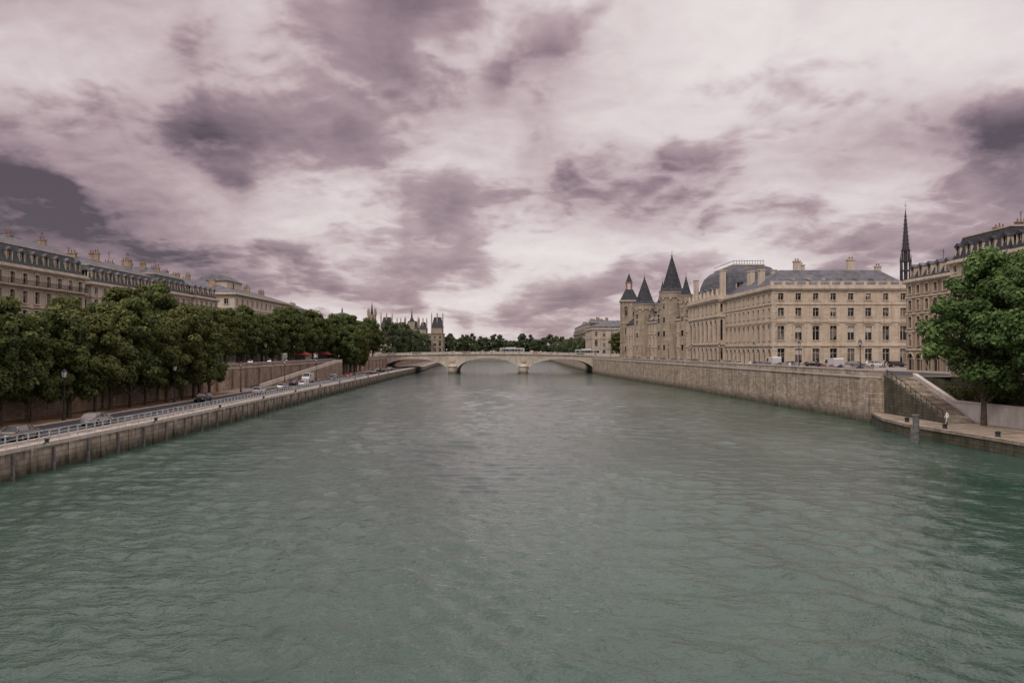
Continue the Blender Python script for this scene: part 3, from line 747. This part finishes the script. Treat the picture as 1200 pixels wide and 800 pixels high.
HR = [dict(h=4.3, w=2.4, wh=3.3, sill=.1, arch=True, band=.35), dict(h=3.5, w=1.25, wh=2.3, sill=.5), dict(h=3.4, w=1.25, wh=2.2, sill=.5), dict(h=3.2, w=1.2, wh=2.0, sill=.5), dict(h=2.8, w=1.15, wh=1.6, sill=.5)]
haussmann('brick_and_stone_townhouse', (78, 157, 0), -A, 15.6, 14, 5, 4, dict(walls='haus2', roof='slate', chimneys='haus2'), floors=HR, h1=2.4, h2=1.0, chim=2, chz=.8)
haussmann('haussmann_apartment_building', (78, 141.2, 0), -A, 16.7, 14, 5, 4, dict(walls='haus', roof='slate', zinc_roof='slate'), floors=HR + [dict(h=2.0, w=1.1, wh=1.2, sill=.4)], h1=4.0, h2=1.0, chim=2, chz=.6)
haussmann('haussmann_apartment_building', (78, 124.3, 0), -A, 40, 14, 11, 4, dict(walls='haus2', roof='slate', zinc_roof='slate'), floors=HR + [dict(h=1.9, w=1.1, wh=1.1, sill=.4)], h1=3.8, h2=1.0, chim=4, chz=.4)
haussmann('commercial_court_building', (43, 425, 0), 0, 34, 40, 8, 9, dict(walls='haus', roof='zinc'), floors=[dict(h=5, w=1.6, wh=3.4, sill=.8, arch=True), dict(h=5.5, w=1.5, wh=3.6, sill=.9), dict(h=4.5, w=1.3, wh=2.4, sill=1)], h1=1.5, h2=3.0, i1=.6, i2=8, dorm=False, chim=3)
haussmann('haussmann_apartment_building', (50, 640, 0), -A, 120, 16, 30, 4, dict(walls='haus3', roof='slate'), chim=8)

# ------------------------------------------------------------------ trees
def leaf_arrays(cent, rad, n_per, size, rng, tone_c, squash=.85):
    idx = np.repeat(np.arange(len(cent)), n_per); n = len(idx)
    d = rng.normal(size=(n, 3)); d /= np.linalg.norm(d, axis=1)[:, None]
    r = rad[idx] * (.35 + .7 * rng.random(n) ** .6)
    pos = cent[idx] + d * r[:, None] * np.array([1, 1, squash])
    nr = d * .9 + rng.normal(size=(n, 3)) * .45 + np.array([0, 0, .35]); nr /= np.linalg.norm(nr, axis=1)[:, None]
    t = np.cross(nr, rng.normal(size=(n, 3))); t /= np.linalg.norm(t, axis=1)[:, None]; bt = np.cross(nr, t)
    s = size * (.6 + .8 * rng.random(n))[:, None]
    v = np.stack([pos - t * s, pos - bt * s * .62 + t * s * .1, pos + t * s, pos + bt * s * .62 + t * s * .1], 1).reshape(-1, 3)
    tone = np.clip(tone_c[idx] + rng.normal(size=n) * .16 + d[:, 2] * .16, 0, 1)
    return v, tone
def leafy_mesh(name, wood, v, tone, leafmat):
    nw = len(wood.v); nf = len(wood.f); nl = len(tone)
    V = np.concatenate([np.array(wood.v, dtype=float).reshape(-1, 3), v]) if nw else v
    me = bpy.data.meshes.new(name)
    me.vertices.add(len(V)); me.vertices.foreach_set('co', V.astype(np.float32).ravel())
    wl = [i for f in wood.f for i in f]; loops = np.concatenate([np.array(wl, dtype=np.int32), nw + np.arange(nl * 4, dtype=np.int32)])
    me.loops.add(len(loops)); me.loops.foreach_set('vertex_index', loops)
    st = []; c = 0
    for f in wood.f: st.append(c); c += len(f)
    starts = np.concatenate([np.array(st, dtype=np.int32), c + 4 * np.arange(nl, dtype=np.int32)])
    me.polygons.add(nf + nl); me.polygons.foreach_set('loop_start', starts)
    me.materials.append(M['bark']); me.materials.append(leafmat)
    me.polygons.foreach_set('material_index', np.concatenate([np.zeros(nf, dtype=np.int32), np.ones(nl, dtype=np.int32)]))
    me.update(calc_edges=True); me.validate()
    at = me.attributes.new('tone', 'FLOAT', 'FACE'); at.data.foreach_set('value', np.concatenate([np.zeros(nf), tone]).astype(np.float32))
    return me
def tree_mesh(name, H, base, Rx, seed, leafmat, ncl=70, nper=230, size=.26, shape='round', trunk=.3):
    rng = np.random.default_rng(seed); w = MB()
    lean = rng.normal(size=2) * .35
    tp = [(lean[0] * t * t, lean[1] * t * t, H * .88 * t) for t in (0, .15, .35, .6, .8, 1)]
    w.tube([(0, 0, -.3)] + tp[1:], [trunk * 1.35, trunk, trunk * .85, trunk * .6, trunk * .35, .05], 9)
    C = []; RR = []
    for k in range(ncl):
        u = rng.random() ** .85; z = base + (H - base) * (.04 + .92 * u)
        if shape == 'round': prof = math.sin(math.pi * min(1, (.12 + .83 * u))) ** .55
        elif shape == 'column': prof = min(1, (1.05 - u) * 2.6) ** .6 * (.78 + .22 * min(1, u * 5))
        else: prof = math.sin(math.pi * (.10 + .86 * u ** .8)) ** .7
        a = rng.random() * 2 * math.pi; rr = Rx * prof * (.35 + .65 * rng.random() ** .5)
        rr *= 1 + .25 * math.sin(3 * a + seed)
        cr = (.65 + .8 * rng.random()) * (Rx / 4.2) ** .5
        rr = max(0, rr - cr * .35)
        c = (lean[0] * u + rr * math.cos(a), lean[1] * u + rr * math.sin(a), z); C.append(c); RR.append(cr)
        if k % 3 == 0:
            t0 = max(.12, min(.8, (z - 2.0 - rr * .5) / (H * .88))); p0 = Vector((lean[0] * t0 * t0, lean[1] * t0 * t0, H * .88 * t0)); p2 = Vector(c)
            pm = (p0 + p2) / 2 + Vector((0, 0, -.3)); w.tube([p0, pm, p2], [trunk * .38 * (1 - t0 * .5), trunk * .22, .03], 5)
    C = np.array(C); RR = np.array(RR)
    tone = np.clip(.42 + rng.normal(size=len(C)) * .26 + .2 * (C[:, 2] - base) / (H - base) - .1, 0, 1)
    v, t = leaf_arrays(C, RR, nper, size, rng, tone)
    return leafy_mesh(name, w, v, t, leafmat)
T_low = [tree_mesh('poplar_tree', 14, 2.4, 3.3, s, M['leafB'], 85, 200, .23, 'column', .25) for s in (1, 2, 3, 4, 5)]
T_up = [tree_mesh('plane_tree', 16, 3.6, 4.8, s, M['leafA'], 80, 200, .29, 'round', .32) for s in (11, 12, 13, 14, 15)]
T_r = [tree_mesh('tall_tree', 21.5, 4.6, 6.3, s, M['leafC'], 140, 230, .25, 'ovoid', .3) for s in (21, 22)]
rr = random.Random(3)
k = 0; y = 60
while y < 158:
    h = rr.uniform(.80, 1.12) * (1.0 + .10 * max(0, (y - 100) / 50))
    put('poplar_tree', T_low[k % 5], (-56.3 + rr.uniform(-.8, .8) - max(0, y - 110) * .02, y, 2.5), rr.uniform(0, 6.28), (h * .98, h * .98, h)); y += rr.uniform(4.6, 6.6); k += 1
y = 66; k = 0
while y < 372:
    hh = float(np.interp(y, [66, 125, 138, 148, 160, 200, 260, 372], [.60, .66, .95, 1.0, .74, .86, .95, 1.05])) * rr.uniform(.86, 1.14)
    put('plane_tree', T_up[k % 5], (-64.5 + rr.uniform(-.8, .8), y, 7), rr.uniform(0, 6.28), (max(hh, .75), max(hh, .75), hh)); y += rr.uniform(6.2, 8.4); k += 1
y = 215; k = 1
while y < 372:
    h = rr.uniform(.8, 1.0); put('plane_tree', T_up[k % 5], (-80 + rr.uniform(-.6, .6), y, 7), rr.uniform(0, 6.28), h); y += rr.uniform(9, 12); k += 1
for (x, y, h) in ((-57.5, 272, .95), (-57.3, 281, 1.05), (-57.5, 290, 1.0), (-57.7, 301, .85)):
    put('plane_tree', T_up[int(y) % 4], (x, y, 2.5), rr.uniform(0, 6), (h * .9, h * .9, h))
for (x, y, h) in ((59.4, 100, 1.02), (64.0, 95, 1.05), (64.2, 106, .8), (61, 87, .98)):
    z = 1.5 if x < 61 else 3.8
    put('riverside_tree', T_r[int(y) % 2], (x, y, z), rr.uniform(0, 6), (h, h, h if z < 2 else h * .93))
rng = np.random.default_rng(40); C = []; RR_ = []
for k in range(110):
    y = rng.uniform(60, 119); C.append((rng.uniform(63.2, 65.6), y, rng.uniform(3.9, 5.6))); RR_.append(rng.uniform(.5, 1.1))
v, t = leaf_arrays(np.array(C), np.array(RR_), 110, .17, rng, np.clip(.3 + rng.normal(size=110) * .15, 0, 1))
put('shrubs', leafy_mesh('shrubs', MB(), v, t, M['leafA']))
def tree_line(name, pts, Hs, seed, size=.55, nper=110):
    rng = np.random.default_rng(seed); w = MB(); C = []; RR = []
    for (x, y, z0), H in zip(pts, Hs):
        w.tube([(x, y, z0 - .3), (x, y, z0 + H * .7)], [.4, .15], 6)
        for k in range(26):
            u = rng.random(); a = rng.random() * 6.283; r_ = 4.6 * math.sin(math.pi * (.15 + .8 * u)) ** .6 * rng.random() ** .5
            C.append((x + r_ * math.cos(a), y + r_ * math.sin(a), z0 + 3 + (H - 4) * u)); RR.append(1.2 + rng.random())
    C = np.array(C); RR = np.array(RR)
    v, t = leaf_arrays(C, RR, nper, size, rng, np.clip(.45 + rng.normal(size=len(C)) * .2, 0, 1))
    put(name, leafy_mesh(name, w, v, t, M['leafD']))
P = []; H = []
y = 415
while y < 860:
    P.append((float(np.interp(y, [430, 620, 860], [-63, -70, -88])) + rr.uniform(-2, 2), y, 7)); H.append(rr.uniform(14, 18) * (1.15 if y < 480 else 1)); y += rr.uniform(7, 10)
tree_line('left_bank_tree_row', P, H, 5)
P = []; H = []
y = 475
while y < 860: P.append((44 + rr.uniform(-2, 2), y, 7)); H.append(rr.uniform(9, 13)); y += rr.uniform(9, 12)
tree_line('right_bank_tree_row', P, H, 6)
P = []; H = []
x = -150
while x < 160: P.append((x, 872 + rr.uniform(-4, 14), 7)); H.append(rr.uniform(14, 23)); x += rr.uniform(3, 5)
tree_line('distant_trees', P, H, 7, .8)
for (x, y, h) in ((54.5, 413, .8), (58, 417, .75)): put('plane_tree', T_up[1], (x, y, 7), 1, h)

# ------------------------------------------------------------------ vehicles
PC = {}
def paint(c):
    if c not in PC:
        m = plain('car_paint', c, .25, .0, .04); m.node_tree.nodes['Principled BSDF'].inputs['Coat Weight'].default_value = .6; PC[c] = m
    return PC[c]
cars = {}
def car_mesh(c):
    if c in cars: return cars[c]
    body = MB(); gl = MB(); wh = MB(); hub = MB(); rd_ = MB(); hl = MB(); tr = MB()
    st = [(-2.15, .70, .42, .78), (-2.08, .80, .30, .92), (-1.5, .86, .24, .96), (-.5, .88, .22, .95), (.6, .88, .22, .93), (1.3, .86, .24, .88), (1.95, .80, .28, .74), (2.12, .70, .36, .62)]
    vs = []
    for x, w, z0, z1 in st:
        vs += [(x, -w * .92, z0), (x, -w, (z0 + z1) / 2), (x, -w * .93, z1), (x, w * .93, z1), (x, w, (z0 + z1) / 2), (x, w * .92, z0)]
    fs = [(5, 4, 3, 2, 1, 0), tuple(6 * 7 + j for j in range(6))]
    for i in range(7):
        for j in range(6): fs.append((6 * i + j, 6 * i + (j + 1) % 6, 6 * i + 6 + (j + 1) % 6, 6 * i + 6 + j))
    body.add(vs, fs)
    lo = [(-1.95, .78, .95), (-.9, .80, .951), (.2, .8, .94), (1.15, .78, .90)]; hi = [(-1.45, .60, 1.36), (-.8, .62, 1.42), (.1, .62, 1.42), (.45, .6, 1.38)]
    for i in range(3):
        for s in (-1, 1):
            a, b2, c2, d2 = lo[i], lo[i + 1], hi[i + 1], hi[i]
            gl.quad((a[0], s * a[1], a[2]), (b2[0], s * b2[1], b2[2]), (c2[0], s * c2[1], c2[2]), (d2[0], s * d2[1], d2[2]))
            body.tube([(a[0], s * (a[1] + .005), a[2]), (d2[0], s * (d2[1] + .005), d2[2])], [.035, .035], 5)
        a, b2 = hi[i], hi[i + 1]
        body.quad((a[0], -a[1], a[2]), (b2[0], -b2[1], b2[2]), (b2[0], b2[1], b2[2]), (a[0], a[1], a[2]))
    for i, s in ((0, 1), (3, 1)):
        a, d2 = lo[i], hi[i]; gl.quad((a[0], -a[1], a[2]), (a[0], a[1], a[2]), (d2[0], d2[1], d2[2]), (d2[0], -d2[1], d2[2]))
    for s in (-1, 1): body.tube([(lo[3][0], s * .785, .9), (hi[3][0], s * .605, 1.38)], [.04, .04], 5); body.box(.85, 1.05, s * .95 - .09, s * .95 + .09, .93, 1.05)
    for x in (-1.3, 1.35):
        for s in (-1, 1):
            y0, y1 = (s * .70, s * .90) if s > 0 else (-.90, -.70)
            wh.hcyl(x, y0, y1, .32, .32, 16); hub.hcyl(x, s * .86 if s < 0 else .87, s * .915, .32, .19, 12)
            tr.hcyl(x, (.60 if s > 0 else -.885), (.885 if s > 0 else -.60), .36, .39, 16)
    for s in (-1, 1): rd_.box(-2.13, -1.98, s * .64 - .13, s * .64 + .13, .68, .86); hl.box(1.98, 2.1, s * .58 - .15, s * .58 + .15, .56, .68)
    tr.box(2.05, 2.15, -.4, .4, .38, .5); hl.box(-2.19, -2.14, -.26, .26, .5, .62)
    me = multi_mesh('car', [(body, paint(c)), (gl, M['glass']), (wh, M['rubber']), (hub, M['chrome']), (tr, M['rubber']), (rd_, M['redlight']), (hl, M['headlight'])])
    cars[c] = me; return me
W_, S_, K_, B_, RD, G_ = (.6, .6, .6), (.3, .31, .32), (.02, .02, .022), (.05, .07, .12), (.3, .03, .02), (.16, .17, .16)
UPR = math.pi / 2
for (x, y, c, d) in ((-46.6, 75.5, G_, 1), (-47.3, 90.5, S_, 1), (-50.9, 131, K_, -1), (-49.0, 154, W_, 1), (-49.3, 171, S_, 1), (-49.0, 187, W_, 1), (-53.0, 193, K_, -1), (-50, 222, B_, 1), (-50.5, 246, RD, 1),
                     (-50.8, 262, K_, 1), (-54, 240, S_, -1), (-51, 292, W_, 1), (-51, 312, K_, 1), (-51.5, 335, S_, 1), (-54.2, 320, G_, -1)):
    put('car', car_mesh(c), (x, y, 2.508), UPR * d)
for k, y in enumerate(list(range(132, 330, 7))):
    if k % 5 == 3: continue
    c = [W_, S_, K_, G_, B_, RD][(k * 7 + 3) % 6]
    x = float(np.interp(y, [125, 162, 215, 270, 330], [57.4, 55.8, 52.6, 48.6, 44.1])) + 1.3
    put('parked_car', car_mesh(c), (x, y, 7.01), UPR + .04)
for k in range(7): put('parked_car', car_mesh([W_, K_, S_, G_][k % 4]), (66 + k * 4.9, 186.5, 7.01), 0)
for k in range(14): put('car', car_mesh([W_, K_, S_, G_, RD, B_][(k * 5) % 6]), (-70.2, 130 + k * 17, 7.01), UPR)
for (x, c) in ((-58, S_), (-46, K_), (-30, W_), (-22, K_), (-14, S_), (2, W_), (12, RD), (20, S_), (33, K_)):
    put('car', car_mesh(c), (x, 383.5, 8.32 + .8 * (1 - ((x + 11.5) / 51) ** 2)), 0)
def van():
    b = MB(); g_ = MB(); w = MB(); h = MB()
    prof = [(-2.6, .35), (-2.6, 2.35), (-2.4, 2.5), (1.2, 2.5), (1.9, 1.55), (2.6, 1.25), (2.7, .9), (2.7, .35)]
    n = len(prof); b.add([(x, -.95, z) for x, z in prof] + [(x, .95, z) for x, z in prof], [tuple(range(n)), tuple(range(2 * n - 1, n - 1, -1))] + [(i, i + n, (i + 1) % n + n, (i + 1) % n) for i in range(n)])
    g_.quad((1.28, -.85, 2.44), (1.28, .85, 2.44), (1.92, .85, 1.62), (1.92, -.85, 1.62))
    for s in (-1, 1): g_.quad((.3, s * .96, 1.5), (1.7, s * .96, 1.5), (1.15, s * .96, 2.2), (.3, s * .96, 2.2))
    for x in (-1.6, 1.7):
        for s in (-1, 1): w.hcyl(x, min(s * .75, s * .98), max(s * .75, s * .98), .36, .36, 16); h.hcyl(x, min(s * .95, s * 1.0), max(s * .95, s * 1.0), .36, .2, 12)
    return multi_mesh('van', [(b, paint(W_)), (g_, M['glass']), (w, M['rubber']), (h, M['chrome'])])
vm = van(); put('delivery_van', vm, (57.9, 176, 7.01), UPR); put('delivery_van', vm, (-54, 210, 2.51), -UPR); put('delivery_van', vm, (60.7, 150, 7.01), UPR)
def bus():
    b = MB(); g_ = MB(); w = MB(); rf = MB(); h = MB()
    prof = [(-6, .4), (-6, 2.7), (-5.8, 2.95), (5.7, 2.95), (6, 2.6), (6.05, .4)]; n = len(prof)
    b.add([(x, -1.25, z) for x, z in prof] + [(x, 1.25, z) for x, z in prof], [tuple(range(n)), tuple(range(2 * n - 1, n - 1, -1))] + [(i, i + n, (i + 1) % n + n, (i + 1) % n) for i in range(n)])
    for s in (-1, 1):
        for k in range(8): g_.box(-5.7 + k * 1.42, -4.42 + k * 1.42, min(s * 1.2, s * 1.27), max(s * 1.2, s * 1.27), 1.3, 2.4)
        for x in (-3.6, 3.7): w.hcyl(x, min(s * 1.0, s * 1.28), max(s * 1.0, s * 1.28), .48, .48, 16); h.hcyl(x, min(s * 1.2, s * 1.3), max(s * 1.2, s * 1.3), .48, .25, 12)
    g_.box(5.9, 6.07, -1.1, 1.1, 1.2, 2.5); rf.box(-3, 2, -.8, .8, 2.953, 3.2)
    return multi_mesh('bus', [(b, paint((.5, .52, .5))), (g_, M['glass']), (w, M['rubber']), (h, M['chrome']), (rf, M['white'])])
bm = bus(); put('bus', bm, (0, 388, 9.1), 0); put('bus', bm, (37, 388, 8.35), 0); put('bus', bm, (-69, 188, 7.01), UPR); put('bus', bm, (-73, 262, 7.01), UPR)

# ------------------------------------------------------------------ street furniture
def lamp():
    p = MB(); g_ = MB()
    p.cyl(0, 0, 0, .5, .22, .16, 8); p.cyl(0, 0, .5, .7, .18, .1, 8); p.cyl(0, 0, .7, 4.6, .09, .05, 8); p.box(-.45, .45, -.03, .03, 4.1, 4.15)
    p.cyl(0, 0, 4.6, 4.75, .16, .2, 6); g_.cyl(0, 0, 4.75, 5.35, .2, .32, 6); p.cyl(0, 0, 5.35, 5.6, .38, .12, 6); p.cyl(0, 0, 5.6, 5.85, .06, .02, 6)
    for k in range(6):
        a = k / 6 * 6.283; p.tube([(.2 * math.cos(a), .2 * math.sin(a), 4.75), (.325 * math.cos(a), .325 * math.sin(a), 5.35)], [.02, .02], 4)
    return multi_mesh('street_lamp', [(p, M['iron']), (g_, M['lampglass'])])
lm = lamp()
for y in range(128, 345, 24):
    x = float(np.interp(y, [125, 162, 215, 270, 330], [57.2, 55.4, 52.2, 48.2, 43.7])); put('street_lamp', lm, (x - .9, y, 7))
for y in range(120, 375, 26): put('street_lamp', lm, (-61.5, y, 7))
for x in range(-58, 40, 16): put('street_lamp', lm, (x, 380.6, 8.3 + .8 * (1 - ((x + 11.5) / 51) ** 2)))
for k in range(5): put('street_lamp', lm, (-53.6 - k * .35, 95 + k * 32, 2.51), 0, 1.1)
mp = MB(); mp.cyl(0, 0, -3, 3.1, .38, .36, 14); mp.cyl(0, 0, 3.1, 3.3, .44, .44, 14); mp.cyl(0, 0, 1.2, 1.45, .42, .42, 14); mp.cyl(0, 0, .3, .5, .42, .42, 14); mp.box(-.6, -.37, -.15, .15, -1, 1.8)
put('mooring_post', multi_mesh('mooring_post', [(mp, M['timber'])]), (48.3, 95, 0))
mp = MB(); mp.cyl(0, 0, 0, .3, .3, .2, 12); mp.cyl(0, 0, .3, .5, .28, .3, 12); mp.cyl(0, 0, .5, .58, .3, .1, 12)
bo = multi_mesh('mooring_bollard', [(mp, M['iron'])])
for (x, y) in ((52.2, 105), (52.3, 96), (53.2, 87)): put('mooring_bollard', bo, (x, y, 1.56))
for k in range(12): put('mooring_bollard', bo, (edge(50 + 22 * k) + .7, 50 + 22 * k, 2.62), 0, .7)
kk = MB(); kr = MB(); kg = MB(); kk.box(-1.5, 1.5, -2.5, 2.5, 0, 2.5); kr.frus((-1.9, 2.4, -2.9, 2.9), 2.503, (-.6, .8, -1.6, 1.6), 3.5, True, True); kg.box(1.49, 1.55, -2, 2, .9, 2.2)
km = multi_mesh('book_kiosk', [(kk, M['slateg']), (kr, M['awn']), (kg, M['glass'])])
for y in (238, 266): put('book_kiosk', km, (-63, y, 7.0))

# ------------------------------------------------------------------ pedestrians (one continuous skinned body)
def person_mesh(top, legs, walk=.28):
    V = [(0, 0, .95), (0, 0, 1.2), (0, 0, 1.42), (0, 0.01, 1.52), (0, .02, 1.6), (0, .03, 1.70),
         (-.1, walk * .4, .88), (-.1, walk * .55, .5), (-.1, walk, .09), (-.1, walk + .16, .04),
         (.1, -walk * .2, .88), (.1, -walk * .3, .5), (.1, -walk, .12), (.1, -walk + .14, .04),
         (-.2, 0, 1.4), (-.25, -.07, 1.13), (-.26, .03, .9), (-.26, .07, .8), (.2, 0, 1.4), (.25, .05, 1.13), (.26, .17, .92), (.26, .22, .83)]
    E = [(0, 1), (1, 2), (2, 3), (3, 4), (4, 5), (0, 6), (6, 7), (7, 8), (8, 9), (0, 10), (10, 11), (11, 12), (12, 13), (2, 14), (14, 15), (15, 16), (16, 17), (2, 18), (18, 19), (19, 20), (20, 21)]
    Rr = [.15, .13, .15, .06, .10, .085, .1, .07, .045, .04, .1, .07, .045, .04, .065, .048, .035, .03, .065, .048, .035, .03]
    me = bpy.data.meshes.new('p'); me.from_pydata(V, E, []); o = bpy.data.objects.new('tmp', me); COL.objects.link(o)
    sk = o.modifiers.new('s', 'SKIN')
    for i, r in enumerate(Rr): me.skin_vertices[0].data[i].radius = (r, r * .8 if i < 3 else r)
    me.skin_vertices[0].data[0].use_root = True
    o.modifiers.new('d', 'SUBSURF').levels = 1
    dg = bpy.context.evaluated_depsgraph_get(); m2 = bpy.data.meshes.new_from_object(o.evaluated_get(dg)); bpy.data.objects.remove(o)
    m2.name = 'pedestrian'; m2.materials.clear()
    for mt in (top, legs, M['skin'], M['hair'], M['rubber']): m2.materials.append(mt)
    for p in m2.polygons:
        c = p.center; i = 0
        if c.z < .1: i = 4
        elif c.z < .93 and abs(c.x) < .2: i = 1
        elif c.z < .88: i = 2
        if c.z > 1.5: i = 2
        if c.z > 1.68 or (c.z > 1.55 and c.y < .0): i = 3
        p.material_index = i; p.use_smooth = True
    return m2
ctw, ctb, ctr = plain('white_cotton', (.75, .75, .73), .8), plain('navy_cloth', (.04, .05, .09), .8), plain('red_cloth', (.3, .05, .04), .8)
pm = [person_mesh(ctw, plain('pale_trousers', (.5, .48, .44), .8)), person_mesh(ctb, ctb, .2), person_mesh(ctr, ctb, .15)]
put('pedestrian', pm[0], (55.6, 101.5, 1.5), UPR)
for k in range(14):
    x = -55 + k * 6.7 + rr.uniform(-2, 2); put('pedestrian', pm[rr.randrange(3)], (x, 380.3, 8.3 + .82 * (1 - ((x + 11.5) / 51) ** 2)), rr.choice((1.57, -1.57)))
for k in range(8): y = 135 + k * 22; put('pedestrian', pm[rr.randrange(3)], (float(np.interp(y, [125, 162, 215, 270, 330], [56.6, 54.9, 51.8, 47.8, 43.4])) - .2, y, 7.0), rr.choice((0, 3.14)))
for k in range(5): put('pedestrian', pm[rr.randrange(3)], (rr.uniform(64, 90), 180 + rr.uniform(-4, 3), 7), rr.uniform(0, 6))

# ------------------------------------------------------------------ sky
SUN_EL, SUN_AZ = R(48), R(215)
w = bpy.data.worlds.new('World'); scene.world = w; w.use_nodes = True; nt = w.node_tree
for n in list(nt.nodes): nt.nodes.remove(n)
out = N(nt, 'ShaderNodeOutputWorld')
tc = N(nt, 'ShaderNodeTexCoord'); dirv = tc.outputs['Generated']
sx = N(nt, 'ShaderNodeSeparateXYZ'); nt.links.new(dirv, sx.inputs[0])
den = math_(nt, 'ADD', math_(nt, 'MAXIMUM', sx.outputs[2], 0.0), .26)
cb = N(nt, 'ShaderNodeCombineXYZ')
nt.links.new(math_(nt, 'DIVIDE', sx.outputs[0], den), cb.inputs[0]); nt.links.new(math_(nt, 'DIVIDE', sx.outputs[1], den), cb.inputs[1])
pv = cb.outputs[0]
wn = N(nt, 'ShaderNodeTexNoise', noise_dimensions='2D'); wn.inputs['Scale'].default_value = 4.0; wn.inputs['Detail'].default_value = 2; nt.links.new(pv, wn.inputs['Vector'])
wv = N(nt, 'ShaderNodeVectorMath', operation='MULTIPLY_ADD'); nt.links.new(wn.outputs['Color'], wv.inputs[0]); wv.inputs[1].default_value = (.08, .08, 0); nt.links.new(pv, wv.inputs[2])
pw = wv.outputs[0]
def cloud(vec):
    base = noise(nt, vec, 1.9, 6, .55, 0, '2D')
    bl = noise(nt, vec, 3.9, 4, .55, 0, '2D')
    bl = math_(nt, 'ABSOLUTE', math_(nt, 'SUBTRACT', bl, .5))
    return math_(nt, 'ADD', base, math_(nt, 'MULTIPLY', math_(nt, 'SUBTRACT', bl, .09), .55))
n1 = cloud(pw)
of = N(nt, 'ShaderNodeVectorMath', operation='ADD'); nt.links.new(pw, of.inputs[0]); of.inputs[1].default_value = (.02, -.08, 0)
n2 = cloud(of.outputs[0])
relief = math_(nt, 'SUBTRACT', n2, n1)
d0 = math_(nt, 'ADD', math_(nt, 'MULTIPLY', math_(nt, 'SUBTRACT', n1, .5), 1.1), .32)
d0 = math_(nt, 'ADD', d0, maprange(nt, n1, .43, .60, 0, .26, True))
d0 = math_(nt, 'ADD', d0, math_(nt, 'MULTIPLY', relief, .9))
sq = vscale(nt, dirv, (1, 1, 2.2))
def bank(px, py, rad, amp):
    global d0
    v = Vector(((px - 600) / 930, 1, (410 - py) / 930)).normalized(); v = Vector((v.x, v.y, v.z * 2.2))
    dn = N(nt, 'ShaderNodeVectorMath', operation='DISTANCE'); nt.links.new(sq, dn.inputs[0]); dn.inputs[1].default_value = v
    d0 = math_(nt, 'ADD', d0, maprange(nt, dn.outputs['Value'], 0, rad, amp, 0, True))
for a in ((90, 250, .40, .42), (0, 290, .3, .2), (60, 0, .40, .28), (560, 115, .2, .2), (690, 205, .22, .2), (1010, 180, .28, .22), (780, 262, .14, .15), (240, 150, .14, .12), (1150, 150, .2, .12), (720, 90, .16, .10),
          (330, 200, .18, -.16), (440, 60, .25, -.12), (860, 120, .2, -.16), (1040, 40, .35, -.14), (1080, 235, .16, -.2), (860, 285, .16, -.15), (480, 270, .25, -.08), (90, 110, .2, -.1), (600, 350, .35, -.10)):
    bank(*a)
d0 = math_(nt, 'ADD', d0, 0.0, clamp=True)
rp_ = N(nt, 'ShaderNodeValToRGB'); nt.links.new(d0, rp_.inputs[0]); cr = rp_.color_ramp
cr.elements[0].position = 0.0; cr.elements[0].color = (.84, .765, .76, 1)
cr.elements[1].position = 1.0; cr.elements[1].color = (.10, .073, .088, 1)
for p_, c_ in ((.20, (.75, .66, .66)), (.42, (.57, .46, .475)), (.60, (.40, .292, .318)), (.80, (.235, .168, .195))):
    e_ = cr.elements.new(p_); e_.color = c4(c_)
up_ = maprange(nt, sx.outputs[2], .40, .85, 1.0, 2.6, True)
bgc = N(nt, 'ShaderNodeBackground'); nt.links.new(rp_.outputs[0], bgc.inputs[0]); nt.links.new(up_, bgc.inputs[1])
sky = N(nt, 'ShaderNodeTexSky', sky_type='NISHITA'); sky.sun_disc = False; sky.sun_elevation = SUN_EL; sky.sun_rotation = SUN_AZ
bgs = N(nt, 'ShaderNodeBackground'); nt.links.new(sky.outputs[0], bgs.inputs[0]); bgs.inputs[1].default_value = .1
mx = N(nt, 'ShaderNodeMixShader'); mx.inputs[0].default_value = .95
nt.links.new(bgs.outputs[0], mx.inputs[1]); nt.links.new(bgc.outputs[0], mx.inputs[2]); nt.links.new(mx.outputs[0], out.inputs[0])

sl = bpy.data.lights.new('sun', 'SUN'); sl.energy = 1.4; sl.angle = R(14); sl.color = (1, .92, .83)
so = bpy.data.objects.new('sun', sl); COL.objects.link(so)
sd = Vector((math.sin(SUN_AZ) * math.cos(SUN_EL), math.cos(SUN_AZ) * math.cos(SUN_EL), math.sin(SUN_EL)))
so.rotation_euler = sd.to_track_quat('Z', 'Y').to_euler()

cam = bpy.data.cameras.new('camera'); cam.lens = 27.9; cam.sensor_width = 36; cam.clip_end = 9000; cam.clip_start = .5
co = bpy.data.objects.new('camera', cam); COL.objects.link(co); co.location = (0, 0, 11); co.rotation_euler = (R(90.62), 0, 0)
scene.camera = co
scene.view_settings.view_transform = 'Standard'; scene.view_settings.look = 'None'; scene.view_settings.exposure = 0
